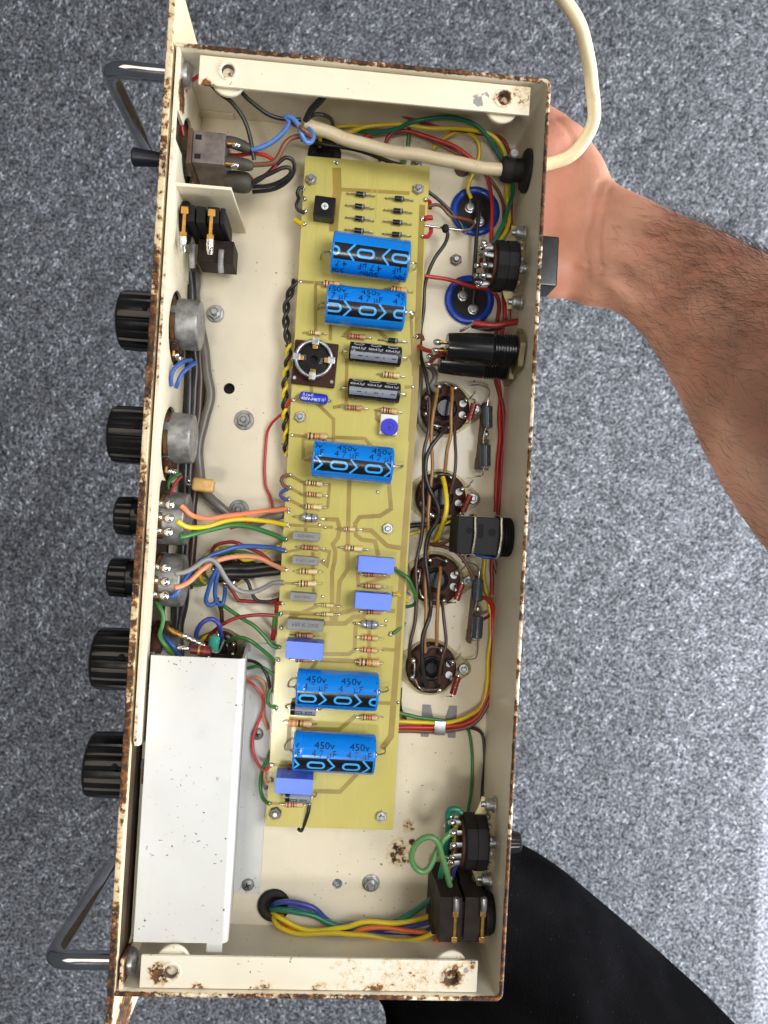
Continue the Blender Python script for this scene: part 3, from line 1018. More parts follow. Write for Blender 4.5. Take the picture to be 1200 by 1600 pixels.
def big_cap(px, py, Lpx, Dpx, phi0, zero_px, text_px, volts, flip=False, rz=0.0, lift=0.0, cx=None):
    S = (CPOS.z - B - 14) / FOC
    L, r = Lpx * S, Dpx * S / 2
    h = L / 2
    p = at(px, py, B + r * 1.1)
    T = place(p.x, p.y, B + r + 0.4 + lift, rz + (180 if flip else 0))
    m = MB()
    prof = [(-h, r * 0.80, 2), (-h + 0.15, r * 0.86, 2), (-h + 0.2, r * 0.9, 0), (-h + 0.5, r * 0.985, 0), (-h + 1.2, r, 0), (-h + 3.6, r, 0), (-h + 4.1, r * 0.972, 0), (-h + 4.7, r * 0.972, 0), (-h + 5.3, r, 0), (h - 1.2, r, 0), (h - 0.4, r * 0.975, 0), (h - 0.1, r * 0.92, 0), (h, r * 0.86, 1), (h - 0.05, r * 0.8, 1)]
    m.lathe((0, 0, 0), (1, 0, 0), prof, 56)
    body = put('electrolytic_capacitor', m.data('electrolytic_capacitor', ['cap_blue', 'aluminium', 'rubber'], False, 50), pb, T)
    lim = h - 1.3
    q = MB()
    b0, b1 = phi0 + 8, phi0 - 36
    patch(q, -lim, lim, b0, b1, r + 0.05, 0, 1, 16)
    put('polarity_stripe', q.data('polarity_stripe', ['cap_print'], False), body, T)
    q = MB()
    half = r * R_(abs(b1 - b0)) / 2
    mid = (b0 + b1) / 2
    pitch = 54 * S
    for k in range(-3, 4):
        u = zero_px * S + k * pitch
        w_, hh = 4.0, 1.75
        loop = []
        for (cx_, cy_, a0) in ((w_ - hh, 0, -90), (-w_ + hh, 0, 90)):
            for j in range(7):
                a = R_(a0 + 30 * j)
                loop.append((cx_ + hh * math.cos(a), cy_ + hh * math.sin(a)))
        if abs(u) < lim + w_:
            v, f = ribbon(loop, 1.1, True)
            wrap(q, v, f, r + 0.13, mid, u, 0, lim)
        uc = u + pitch * 0.40
        if abs(uc) < lim + 4:
            n_ = 5
            arm = [(-3.4 + 3.4 * j / n_, half * (1 - j / n_)) for j in range(n_)] + [(0, 0)] + [(-3.4 * j / n_, -half * j / n_) for j in range(1, n_ + 1)]
            v, f = ribbon(arm, 0.95)
            wrap(q, v, f, r + 0.10, mid, uc + 2, 0, lim)
    put('stripe_symbols', q.data('stripe_symbols', ['print_sky'], False), body, T)
    q = MB()
    for k in range(-3, 4):
        u = text_px * S + k * pitch
        if abs(u) > lim + 5:
            continue
        for s, ph in ((volts, phi0 + 43), ('4 7 µF', phi0 + 20)):
            v, f = text_geo(s, 5.4 if s[-1] == 'v' else 5.0)
            wrap(q, v, f, r + 0.10, ph, u, 0, lim, 0.95)
    put('printed_rating', q.data('printed_rating', ['print_navy'], False), body, T)
    dz = -(r + 0.4 + lift)
    q = MB().lathe((h - 0.1, 0, 0), (1, 0, 0), [(0, 1.9), (0.9, 1.7), (1.3, 0.9)], 14)
    q.tube([(h + 0.8, 0, 0), (h + 3.6, 0.4, 0.1), (h + 5.4, 0.8, -2.0), (h + 5.8, 0.8, dz - 0.2)], 0.42, 7)
    put('lead', q.data('lead', ['tinned_wire'], False), body, T)
    q = MB().lathe((-h + 0.1, 0, 0), (-1, 0, 0), [(0, 1.6), (0.6, 1.4), (0.9, 0.8)], 14)
    q.tube([(-h - 0.6, 0, 0), (-h - 2.8, 0.2, 0.1), (-h - 4.2, -0.4, -2.4), (-h - 4.6, -0.4, dz - 0.2)], 0.42, 7)
    put('lead', q.data('lead', ['tinned_wire'], False), body, T)


big_cap(579, 401, 123, 65, 27, 8, 0, '500v', True, 177.0 - 180, 0)
big_cap(571, 481, 125, 62, -9, 3, 6, '450v', False, -1.6, 0)
big_cap(551, 722, 127, 59, -5, -21, -11, '450v', False, -2.2, 0)
big_cap(527, 1078, 128, 60, -6, 9, 20, '450v', False, -1.0, 0)
big_cap(522, 1176, 128, 62, -11, -27, -16, '450v', False, -1.0, 0)


def small_cap(px, py, Lpx, Dpx, phi0):
    S = (CPOS.z - B - 8) / FOC
    L, r = Lpx * S, Dpx * S / 2
    h = L / 2
    p = at(px, py, B + r)
    T = place(p.x, p.y, B + r + 0.3, -2.0)
    m = MB().lathe((0, 0, 0), (1, 0, 0), [(-h, r * 0.8, 1), (-h + 0.1, r * 0.88, 0), (-h + 0.6, r, 0), (-h + 2.4, r, 0), (-h + 2.8, r * 0.95, 0), (-h + 3.2, r * 0.95, 0), (-h + 3.6, r, 0), (h - 0.6, r, 0), (h - 0.1, r * 0.9, 0), (h, r * 0.8, 1)], 32)
    body = put('slim_capacitor', m.data('slim_capacitor', ['cap_black', 'aluminium'], False, 50), pb, T)
    lim = h - 0.9
    q = MB()
    patch(q, -lim, lim - 1, phi0 - 18, phi0 - 62, r + 0.04, 0, 1, 8)
    put('polarity_stripe', q.data('polarity_stripe', ['print_grey'], False), body, T)
    q = MB()
    half = r * R_(22)
    for k in range(-2, 3):
        u = k * 8.6 + 1.0
        v, f = ribbon([(-1.9, half), (0, 0), (-1.9, -half)], 0.4)
        wrap(q, v, f, r + 0.08, phi0 - 40, u + 3.6, 0, lim)
        wrap(q, [(-1.1, -0.22), (1.1, -0.22), (1.1, 0.22), (-1.1, 0.22)], [(0, 1, 2, 3)], r + 0.08, phi0 - 40, u, 0, lim)
    put('stripe_symbols', q.data('stripe_symbols', ['cap_print'], False), body, T)
    q = MB()
    for k in (-1, 0, 1):
        v, f = text_geo('450v4.7µF', 2.5)
        wrap(q, v, f, r + 0.07, phi0 + 2, k * 8.7, 0, lim, 0.72)
    for k in (-1, 0, 1):
        loop = [(2.6 * math.cos(a), 0.8 * math.sin(a)) for a in [2 * PI * j / 14 for j in range(14)]]
        v, f = ribbon(loop, 0.3, True)
        wrap(q, v, f, r + 0.07, phi0 + 32, k * 8.7, 0, lim)
    put('printed_rating', q.data('printed_rating', ['print_white'], False), body, T)
    for s in (-1, 1):
        q = MB().tube([(s * (h - 0.2), 0, 0), (s * (h + 2), 0, 0), (s * (h + 3.2), 0, -1), (s * (h + 3.4), 0, -r - 0.6)], 0.35, 6)
        put('lead', q.data('lead', ['tinned_wire'], False), body, T)


small_cap(586, 554, 83, 32, 12)
small_cap(584, 611, 83, 32, 20)


# box film capacitors
def box_cap(px, py, wpx, hpx, ht, mat, text=None, size=2.6, stripes=False, pm='print_dark'):
    S = (CPOS.z - B - ht) / FOC
    p = at(px, py, B + ht)
    w_, d_ = wpx * S, hpx * S
    T = place(p.x, p.y, B, -1.5)
    m = MB().box(-w_ / 2, w_ / 2, -d_ / 2, d_ / 2, 0.5, ht, 0, 0.35)
    for s in (-1, 1):
        m.cyl((s * w_ * 0.42, 0, -0.2), (s * w_ * 0.42, 0, 0.7), 0.4, 6, 1)
    o = put('film_capacitor', m.data('film_capacitor', [mat, 'tinned_wire'], False), pb, T)
    if text:
        q = MB()
        v, f = text_geo(text, size)
        q.add([(x, y, ht + 0.05) for x, y in v], f)
        put('printed_rating', q.data('printed_rating', [pm], False), o, T)
    if stripes:
        q = MB()
        for k in range(3):
            for j in range(9):
                if random.random() < 0.75:
                    q.add([(-w_ * .38 + j * 1.5, d_ / 2 + 0.05, ht - 1.6 - 2.0 * k), (-w_ * .38 + j * 1.5 + 1.1, d_ / 2 + 0.05, ht - 1.6 - 2.0 * k), (-w_ * .38 + j * 1.5 + 1.1, d_ / 2 + 0.05, ht - 2.4 - 2.0 * k), (-w_ * .38 + j * 1.5, d_ / 2 + 0.05, ht - 2.4 - 2.0 * k)], [(0, 1, 2, 3)])
        put('side_print', q.data('side_print', ['box_blue_print'], False), o, T)


box_cap(588, 883, 57, 25, 13, 'box_blue', stripes=True)
box_cap(583, 940, 57, 26, 13, 'box_blue', stripes=True)
box_cap(476, 1017, 58, 27, 14, 'box_blue', stripes=True)
box_cap(459, 1229, 58, 24, 16, 'box_blue', stripes=True)
box_cap(478, 838, 42, 13, 8, 'box_grey', '2n2H400G', 2.0)
box_cap(477, 876, 41, 13, 8, 'box_grey', 'A u01.1 630', 1.9)
box_cap(473, 933, 41, 13, 8, 'box_grey', '2n2/1400G', 1.9)
box_cap(477, 977, 57, 17, 9, 'box_grey', '680 K 2000', 2.9)


# small blue moulded film capacitor
S = (CPOS.z - B - 6) / FOC
p = at(490, 621, B + 6)
T = place(p.x, p.y, B, -4)
m = MB().box(-7.4, 7.4, -2.6, 2.6, 0.8, 6.4, 0, 1.7)
for s in (-1, 1):
    m.tube([(s * 7.2, 0, 3.4), (s * 8.6, 0, 3.2), (s * 9.2, 0, -0.2)], 0.35, 6, 1)
o = put('film_capacitor', m.data('film_capacitor', ['mkt_blue', 'tinned_wire'], False, 60), pb, T)
q = MB()
for s, x, y, sz in (('0,1µ-K', -2.8, 1.0, 2.3), ('400V-MKT', -1.4, -1.2, 2.5), ('|||', 4.8, -0.6, 1.9)):
    v, f = text_geo(s, sz)
    q.add([(x + a * 0.9, y + b, 6.45) for a, b in v], f)
put('printed_rating', q.data('printed_rating', ['print_white'], False), o, T)

# silver foil-wound capacitors
m = MB().lathe((0, 0, 2.4), (1, 0, 0), [(-4.4, 0.8), (-4.0, 1.7), (-2.8, 2.2), (2.6, 2.25), (3.6, 1.9), (4.4, 1.4), (4.6, 0.6)], 20, 0)
m.lathe((-2.2, 0, 2.4), (1, 0, 0), [(0, 2.28), (0.5, 2.3), (0.6, 2.28)], 20, 2)
m.lathe((0.6, 0, 2.4), (1, 0, 0), [(0, 2.30), (0.5, 2.32), (0.6, 2.30)], 20, 2)
for s in (-1, 1):
    m.tube([(s * 4.2, 0, 2.4), (s * 7.6, 0, 2.2), (s * 8.8, 0, 0.8), (s * 8.9, 0, -0.3)], 0.3, 6, 1)
STY = m.data('foil_capacitor', ['styro', 'tinned_wire', 'print_dark'], False, 50)
for (px, py) in ((484, 809), (578, 976)):
    p = at(px, py, B + 3)
    put('foil_capacitor', STY, pb, place(p.x, p.y, B, -2))
# grey barrel diodes tucked under their neighbours
m = MB().lathe((0, 0, 4.2), (1, 0, 0), [(-6.4, 2.6), (-6.2, 3.2), (6.2, 3.2), (6.4, 2.6)], 24, 0)
m.lathe((-6.5, 0, 4.2), (1, 0, 0), [(0, 3.22), (2.2, 3.24), (2.3, 3.2)], 24, 2)
for x in (-2.2, 2.6):
    v, f = ribbon([(x - 1.5, -0.6), (x + 1.5, -0.6), (x + 1.5, 0.6), (x - 1.5, 0.6)], 0.32, True)
    m.add([(a, 3.27 * math.sin(R_(-24) + b / 3.3), 4.2 + 3.27 * math.cos(R_(-24) + b / 3.3)) for a, b in v], f, 2)
for s in (-1, 1):
    m.tube([(s * 6.2, 0, 4.2), (s * 8.4, 0, 4.2), (s * 9.4, 0, -0.2)], 0.4, 6, 1)
BAR = m.data('barrel_diode', ['print_grey', 'tinned_wire', 'cap_print'], False, 50)
for (px, py) in ((474, 1109), (466, 1246)):
    p = at(px, py, B + 6)
    put('barrel_diode', BAR, pb, place(p.x, p.y, B, -1))

# square black preset
p = at(507, 323, B + 8)
T = place(p.x, p.y, B, -3)
m = MB().box(-5.4, 5.4, -5.4, 5.4, 0.4, 8.4, 0, 0.7)
o = put('preset_resistor', m.data('preset_resistor', ['enamel_black'], False), pb, T)
m = MB().lathe((0.2, 0, 8.4), (0, 0, 1), [(-0.3, 1.8), (0.35, 1.8), (0.5, 1.6)], 20, 0).box(-0.9, 1.3, -0.16, 0.16, 8.88, 8.93, 1).box(0.05, 0.37, -1.0, 1.0, 8.88, 8.94, 1)
put('adjuster', m.data('adjuster', ['white_plastic', 'hole_dark'], False), o, T)

# blue preset on a white base
p = at(608, 663, B + 6)
T = place(p.x, p.y, B, -2)
m = MB().box(-4.6, 4.6, -5.2, 5.4, 0.4, 4.4, 0, 0.5)
o = put('preset_resistor', m.data('preset_resistor', ['white_plastic'], False), pb, T)
m = MB().lathe((0.3, -1.4, 4.4), (0, 0, 1), [(-0.2, 4.3), (1.6, 4.5), (2.2, 4.2), (2.2, 2.3), (1.7, 2.2), (1.7, 0.2)], 28, 0, ph=0.1)
m.box(-0.9, 1.5, -1.62, -1.18, 6.05, 6.3, 1).box(0.08, 0.52, -2.6, -0.2, 6.05, 6.32, 1)
put('adjuster', m.data('adjuster', ['trim_blue', 'print_navy'], False), o, T)

# round clip socket with metal ring on a brown square base
p = at(492, 568, B + 3)
T = place(p.x, p.y, B, -2.5)
m = MB().box(-11.2, 11.2, -11.4, 11.4, 0.6, 3.0, 0, 0.5)
for s in (-1, 1):
    m.cyl((s * 9.6, -8.6, 3), (s * 9.6, -8.6, 4.0), 0.9, 10, 1)
o = put('clip_socket', m.data('clip_socket', ['phenolic', 'zinc'], False), pb, T)
p2 = at(490.5, 560, B + 9)
T2 = place(p2.x, p2.y, B, -2.5)
m = MB().lathe((0, 0, 3), (0, 0, 1), [(0, 8.8), (3.6, 8.8), (3.8, 8.4), (3.8, 2.0), (0.5, 1.9)], 36, 0)
put('insulator', m.data('insulator', ['enamel_black'], False), o, T2)
m = MB().ring((0, 0, 8.6), (0, 0, 1), 9.0, 0.95, 44, 10)
put('metal_ring', m.data('metal_ring', ['zinc'], False), o, T2)
for k in range(4):
    a = Matrix.Rotation(k * PI / 2, 4, 'Z')
    m = MB().box(7.0, 10.6, -1.7, 1.7, 8.9, 9.7, 0, 0.2, a).box(5.2, 7.4, -1.3, 1.3, 6.9, 8.6, 1, 0.2, a).box(10.0, 10.7, -1.6, 1.6, 3.0, 9.4, 0, 0.15, a)
    put('clip', m.data('clip', ['zinc', 'brass'], False), o, T2)
q = MB()
for s, x, y, rz in (('227', -4.6, 0.4, 80), ('TI05', 3.9, -0.6, 78)):
    v, f = text_geo(s, 2.4)
    c_, s_ = math.cos(R_(rz)), math.sin(R_(rz))
    q.add([(x + (a * c_ - b * s_) * 0.8, y + (a * s_ + b * c_) * 0.8, 6.86) for a, b in v], f)
put('printed_number', q.data('printed_number', ['print_grey'], False), o, T2)

# fixing nuts of the board
for (px, py, me_, rz) in ((486, 279, N_SM, 5), (654, 294, N_SM, 12), (469, 651, N_SM, 3), (606, 826, N_SM, 20), (430, 1272, N_DK, 0), (596, 1277, N_SM, 9)):
    p = at(px, py, B + 2)
    put('hex_nut', me_, pb, place(p.x, p.y, B, rz))
    MB().cyl((p.x, p.y, 0.1), (p.x, p.y, B - 1.7), 2.6, 14).build('spacer_pillar', 'zinc_dull', pb)

# solder joints and pins
m = MB().sph((0, 0, 0.5), 1.25, 0, (1, 0.85, 0.6), 10, 6).cyl((0, 0, 0), (0.2, 0.1, 2.0), 0.5, 8, 0, 0.1).tube([(-1.6, -0.3, 0.9), (-0.3, 0.6, 1.2), (0.7, 0, 1.4), (0.1, -0.7, 1.1)], 0.3, 6)
SJ = m.data('solder_joint', ['solder'], False, 70)
m = MB().sph((0, 0, 0.1), 0.95, 0, (1, 1, 0.5), 10, 6)
SP = m.data('solder_pad', ['solder'], False, 70)
for (px, py) in ((474, 294), (476, 311), (477, 330), (476, 350), (526, 255), (665, 312), (661, 341), (660, 369), (651, 526), (458, 625), (453, 742), (453, 762), (451, 780), (451, 797), (449, 820), (447, 843), (446, 861), (446, 890),
                 (442, 911), (441, 943), (439, 959), (439, 981), (436, 1011), (435, 1031), (619, 890), (616, 929), (610, 991), (432, 1106), (424, 1195), (424, 1218), (421, 1255), (483, 1256)):
    p = at(px, py, B + 0.5)
    put('solder_joint', SJ, pb, place(p.x, p.y, B, random.uniform(0, 360)))
for (px, py) in ((469, 440), (456, 680), (508, 824), (499, 820), (590, 769), (506, 876), (504, 932), (556, 974), (603, 970), (644, 490), (645, 604), (622, 1098)):
    p = at(px, py, B + 0.2)
    put('solder_pad', SP, pb, place(p.x, p.y, B, random.uniform(0, 360)))

# ================================================================== potentiometers with their knobs
def knob(parent, y, z, dia, x0, x1, flutes, small=False):
    r = dia / 2
    L = x0 - x1

    def rad(th, q):
        return q * (1 - 0.075 * max(0.0, math.cos(th * flutes)) ** 3) if q > r * 0.8 else q
    m = MB()
    if small:
        m.lathe((x0, y, z), (-1, 0, 0), [(0, r * 0.92), (0.6, r * 0.97), (L * 0.42, r * 0.97), (L * 0.44, r * 0.90)], 96, 0)
        m.lathe((x0 - L * 0.44, y, z), (-1, 0, 0), [(0, r), (0.5, r * 1.0), (L * 0.48, r * 0.97), (L * 0.54, r * 0.90), (L * 0.56, r * 0.3)], 96, 0, rad)
    else:
        m.lathe((x0, y, z), (-1, 0, 0), [(0, r * 0.98), (0.5, r), (L * 0.55, r), (L * 0.86, r * 0.985), (L * 0.92, r * 0.94), (L * 0.965, r * 0.80), (L * 0.985, r * 0.72), (L, r * 0.3)], 120, 0, rad)
    o = m.build('control_knob', 'bakelite', parent, 30)
    xs = x0 - L * (0.22 if not small else 0.2)
    a = R_(14)
    c = Vector((xs, y + r * math.sin(a), z + r * math.cos(a)))
    d = Vector((0, math.sin(a), math.cos(a)))
    MB().lathe(c - d * 0.6, d, [(0, 1.5), (0.75, 1.55)], 16).build('set_screw_hole', 'hole_dark', o)
    return o


def pot(i, label, y, kd, kx1, flutes, small, style, group):
    z = 30.0
    t = thing('potentiometer', label, 'potentiometer', (-86, y, z), group)
    x1 = -71.5 if i < 2 else -72.0
    r = 12.2 if i < 2 else 12.8
    m = MB().lathe((-82.2, y, z), (1, 0, 0), [(0, r), (0.4, r + 0.2), (-82.2 * -1 + x1 - 1.2, r), (82.2 + x1 - 0.3, r - 0.5), (82.2 + x1, r - 1.4), (82.2 + x1 + 0.05, 2.2), (82.2 + x1 + 0.3, 2.0), (82.2 + x1 + 0.35, 0.5)], 40)
    can = m.build('metal_can', 'zinc_dull', t)
    MB().lathe((-84.4, y, z), (1, 0, 0), [(0, r - 0.6), (2.1, r - 0.6)], 36).build('wafer', 'phenolic_light', t)
    for a in (20, 110, 200, 300):
        c = Vector((0, math.sin(R_(a)), math.cos(R_(a)))) * (r + 0.25)
        T = Matrix.Translation((-83.3, y, z)) @ Matrix.Rotation(-R_(a), 4, 'X')
        MB().box(-1.6, 1.6, -2.0, 2.0, r - 0.1, r + 0.55, 0, 0.2, T).build('crimp_tab', 'zinc_dull', can)
    if style == 'up':      # solder tags on the side facing up
        for k, dy in enumerate((6.5, 0, -6.5)):
            q = MB().box(-84.6, -79.4, y + dy - 1.3, y + dy + 1.3, z + 12.9, z + 13.7, 0, 0.2).sph((-78.6, y + dy, z + 13.4), 2.3, 1, (1.1, 1, 0.75)).sph((-83.6, y + dy + 0.4, z + 13.4), 1.5, 1, (1.3, 1, 0.6))
            q.build('solder_tag', ['phenolic_light', 'solder'], t, 70)
    else:
        for k, dz in enumerate((7, 0, -6)):
            q = MB().box(-83.2, -82.0, y - r - 5.5, y - r + 1, z + dz - 1.5, z + dz + 1.5, 0, 0.2).sph((-81.2, y - r - 4.6, z + dz), 1.5, 1).box(-84, -80.5, y - r - 2.6, y - r + 0.6, z + dz - 2.3, z + dz + 2.3, 2, 0.3)
            q.build('solder_tag', ['brass', 'solder', 'phenolic'], t, 70)
    MB().cyl((-92.8, y, z), (-84.2, y, z), 3.1, 18).build('shaft', 'zinc', t)
    MB().lathe((-89.25, y, z), (-1, 0, 0), [(0, 5.6), (1.6, 5.6), (2.0, 5.0)], 6).build('shaft_nut', 'zinc', t)
    knob(t, y, z, kd, -91.6, kx1, flutes, small)


POTS = [('grey potentiometer nearest the toggle switch, with large fluted black knob', 503, 29.0, 187, 18, False, 'down'),
        ('grey potentiometer with large fluted knob, second below the jack bracket', 681, 28.2, 173, 18, False, 'down'),
        ('potentiometer with small stepped knob and orange, yellow and green wires', 807, 19.4, 183, 12, True, 'up'),
        ('potentiometer with small stepped knob and grey, peach and blue wires', 903, 19.4, 172, 12, True, 'up'),
        ('potentiometer with large fluted knob beside top edge of white cover', 1030, 29.8, 147, 18, False, 'down'),
        ('potentiometer with large fluted knob nearest the lower carrying handle', 1195, 31.0, 137, 18, False, 'down')]
for i, (lab, kpy, kd, kpx, fl, sm, st) in enumerate(POTS):
    y = at(230 - i * 8, kpy, 30).y
    kx = at(kpx, kpy, 30).x
    pot(i, lab, y, kd, kx, fl, sm, st, 'potentiometers along the front panel')

# small tan disc capacitor by the second control
p = at(318, 758, 24)
t = thing('disc_capacitor', 'small tan moulded capacitor on two bare leads below second control', 'capacitor', (p.x, p.y, 22))
MB().box(-5.6, 5.6, -3.4, 3.4, -2.2, 2.2, 0, 1.5, Matrix.Translation((p.x, p.y, 24)) @ Matrix.Rotation(R_(-4), 4, 'Z')).build('moulded_body', 'disc_tan', t, 60)
q0 = at(297, 741, 32)
for dy in (0, -3):
    MB().tube([(p.x - 5, p.y + dy * 0.4 + 0.8, 24), (p.x - 8, p.y + dy * 0.8 + 2.5, 27), (q0.x, q0.y + dy * 0.4, 32)], 0.38, 6).build('lead', 'tinned_wire', t)

# ================================================================== mains toggle switch
p = at(325, 235, 38)
t = thing('toggle_switch', 'steel bodied toggle switch with dark lever, near upper carrying handle', 'switch', (-86, p.y, 28))
pa, pb_ = at(298, 203, 42), at(345, 257, 42)
sx0, sx1, sy0, sy1 = pa.x, pb_.x + 1.5, pb_.y, pa.y
sb = MB().box(sx0 + 1.2, sx1, sy0, sy1, 17, 42, 0, 0.5).build('switch_body', 'switch_steel', t)
for yy in (sy1 - 2.5, sy0 + 3.6):
    MB().box(sx0 + 2.4, sx0 + 5.4, yy - 1.8, yy + 0.6, 41.4, 42.06, 0).build('slot', 'hole_dark', sb)
MB().box(sx0 - 1.2, sx0 + 1.1, sy0 - 1, sy1 + 0.8, 16, 42.6, 0, 0.3).build('mounting_plate', 'fibre_brown', t)
MB().cyl((-88, p.y - 3, 28), (sx0 - 1, p.y - 3, 28), 5.6, 22, 0, 0.4).build('threaded_bush', 'zinc_dull', t)
MB().box(sx0 - 3, sx0 - 1.2, p.y - 6, p.y - 3.5, 33, 35, 0, 0.3).build('key_washer', 'zinc', t)
for yy in (sy1 - 3.5, sy0 + 2):
    for zz in (38, 24):
        MB().box(sx1, sx1 + 5, yy - 0.5, yy + 0.5, zz - 1.6, zz + 1.6, 0, 0.15).sph((sx1 + 4.5, yy, zz), 1.7, 1, (1.4, 1, 1)).build('solder_tag', ['brass', 'solder'], t, 70)
lv = at(220, 249, 26)
MB().tube([(-88, lv.y, 27), (-94, lv.y + .1, 27), (-97, lv.y + 0.2, 27), (-108, lv.y + 0.4, 27), (-110.6, lv.y + 0.4, 27)], 3.2, 18, 0, True, 1.2, lambda u: 2.6 + 1.9 * min(1, u * 1.05) if u < 0.985 else 3.6).build('lever', 'toggle_navy', t)

# ================================================================== jack socket with its bracket plate
p = at(318, 345, 45)
t = thing('jack_socket', 'black jack socket with brass contacts on a cream bracket plate', 'jack socket', (-80, p.y, 0), 'jack sockets')
a0, a1 = at(262, 284, 53), at(362, 286, 53)
by = a0.y
poly = [(-85.4, 0.3), (-56.5, 0.3), (a1.x, 53), (-83, 53), (-84.8, 52), (-85.4, 50)]
MB().prism(poly, by - 1.4, by, 'xz').build('bracket_plate', 'enamel_left', t)
MB().prism([(by - 1.3, 53), (by - 22, 53), (by - 30, 40), (by - 34, 22), (by - 34, 1), (by - 1.3, 1)], -84.5, -83.0, 'yz').build('bracket_flange', 'enamel_left', t)
bA, bB = at(275, 318, 46), at(353, 362, 46)
x0, x1, y1, y0 = -82.6, bB.x - 1, bA.y, bB.y + 3.5
seg = [(x0 + 3.0, x0 + 7.6), (x0 + 8.2, x0 + 12.6), (x0 + 13.6, x0 + 19), (x0 + 19.4, x1)]
for k, (u0, u1) in enumerate(seg):
    MB().box(u0, u1, y0, y1, 20, 46 - (0.4 if k % 2 else 0), 0, 0.5).build('body_segment', 'jack_black', t)
MB().box(x0 + 2.8, x1 - 0.6, y0 + 0.5, y1 - 0.5, 14, 38, 0, 0.3).build('inner_body', 'jack_black', t)
MB().lathe((x0 - 0.2, (y0 + y1) / 2, 33), (1, 0, 0), [(0, 9.5), (0.6, 10.0), (2.4, 10.0), (2.9, 9.4)], 32).build('collar', 'jack_black', t)
bC, bD = at(290, 375, 30), at(360, 412, 30)
MB().box(x0 + 6, bD.x + 0.5, bD.y + 1.5, y0 - 0.3, 8, 25, 0, 0.4).build('lower_body', 'jack_brown', t)
for (px, py) in ((288, 343), (330, 347)):
    c = at(px, py, 46.5)
    q = MB().box(c.x - 1.7, c.x + 1.7, c.y + 2.6, c.y + 6.0, 46.2, 47.2, 0, 0.2).box(c.x - 0.8, c.x + 0.8, c.y - 7, c.y + 2.8, 46.3, 46.9, 0, 0.15)
    q.box(c.x - 1.6, c.x + 1.6, c.y - 9.4, c.y - 6, 46.2, 47.0, 0, 0.2)
    q.tube([(c.x, c.y - 8.5, 46.6), (c.x, c.y - 12, 46), (c.x + 0.1, c.y - 14.5, 44.6)], 1.75, 10, 1, True, 1, lambda u: 1.9 - 0.5 * u * u)
    q.build('contact', ['brass', 'solder'], t)
for (px, py) in ((300, 402), (345, 410)):
    c = at(px, py, 26)
    MB().tube([(c.x, c.y + 6, 27), (c.x, c.y, 27), (c.x + 0.3, c.y - 5, 25)], 1.5, 8, 0, True, 1, None, 0.6).build('solder_tag', 'zinc_dull', t)

# ================================================================== rotary switches on the back wall
def rotary(label, pyc, pxw, zc, knob_spec, rbody, angle):
    y = at(pxw, pyc, zc).y
    t = thing('rotary_switch', label, 'rotary switch', (87, y, zc), 'rotary switches on the back wall')
    # long bowed mounting strap with a bolt at each end
    L = rbody + 7.5
    m = MB().tube([(87.0, y + L, zc), (86.2, y + L * .8, zc), (83.4, y + L * 0.45, zc), (82.6, y, zc), (83.4, y - L * 0.45, zc), (86.2, y - L * .8, zc), (87.0, y - L, zc)], 7.5, 12, 0, True, 2, None, 0.09)
    m.build('mounting_strap', 'olive_plate', t)
    for s in (-1, 1):
        q = MB().lathe((86.2, y + s * (L - 2.6), zc), (-1, 0, 0), [(0, 4.0), (0.8, 4.0), (1.0, 3.2), (4.2, 3.2), (4.6, 2.8), (4.6, 1.6), (6.4, 1.5)], 18)
        q.build('mounting_bolt', 'zinc', t)
    m = MB().lathe((82.4, y, zc), (-1, 0, 0), [(0, rbody * 0.96), (0.8, rbody), (5.4, rbody), (5.6, rbody * 0.97), (6.2, rbody * 0.97), (6.4, rbody), (10.6, rbody * 0.99), (11.4, rbody * 0.94)], 12, 0, None, 0.26)
    body = m.build('switch_body', 'jack_black', t, 24)
    for k in range(14):
        a = 2 * PI * k / 14
        c = Vector((82.8, y + rbody * 1.0 * math.sin(a), zc + rbody * 1.0 * math.cos(a)))
        MB().sph(c, 1.2, 0, (0.7, 1.2, 1.0), 8, 6).build('crimp_lug', 'zinc_dull', body)
    MB().lathe((71.0, y, zc), (-1, 0, 0), [(0, rbody * 0.86), (1.4, rbody * 0.86), (1.5, rbody * 0.5), (3.0, rbody * 0.5)], 30).build('contact_wafer', 'phenolic', t)
    rnd = random.Random(int(pyc))
    for k in range(12):
        a = 2 * PI * (k + 0.4) / 12
        e = Vector((0, math.sin(a), math.cos(a)))
        b0 = Vector((70.5, y, zc)) + e * rbody * 0.74
        q = MB().tube([b0, b0 + Vector((-2.6, 0, 0)) + e * 0.4, b0 + Vector((-5.2, 0, 0)) + e * (0.8 + rnd.uniform(-1, 1))], 1.15, 8, 0, True, 1, None, 0.35)
        q.sph(b0 + Vector((-5.4, rnd.uniform(-.6, .6), 0)) + e * 0.6, rnd.uniform(1.1, 1.9), 1, (1.2, 0.9, 0.9), 10, 6)
        q.build('contact_tag', ['zinc_dull', 'solder'], t, 70)
    MB().cyl((82, y, zc), (92, y, zc), 3.1, 16).build('shaft', 'zinc', t)
    if knob_spec == 'block':
        m = MB().box(90.4, 100.6, y - 12.3, y + 12.3, zc - 5, zc + 13.5, 0, 1.0)
        m.build('square_knob', 'bakelite', t)
    else:
        m = MB().lathe((89.6, y, zc), (1, 0, 0), [(0, 6.2), (0.6, 6.4), (9, 5.0), (10.4, 4.6), (10.9, 3.6)], 40, 0, lambda th, q: q * (1 - 0.08 * max(0, math.cos(th * 12))))
        m.build('tapered_knob', 'bakelite', t)


rotary('black rotary switch with square black knob beside the wrist', 419, 815, 34, 'block', 12.6, 0)
rotary('black rotary switch with tapered knob above stacked jack sockets', 1315, 765, 34, 'taper', 13.6, 0)

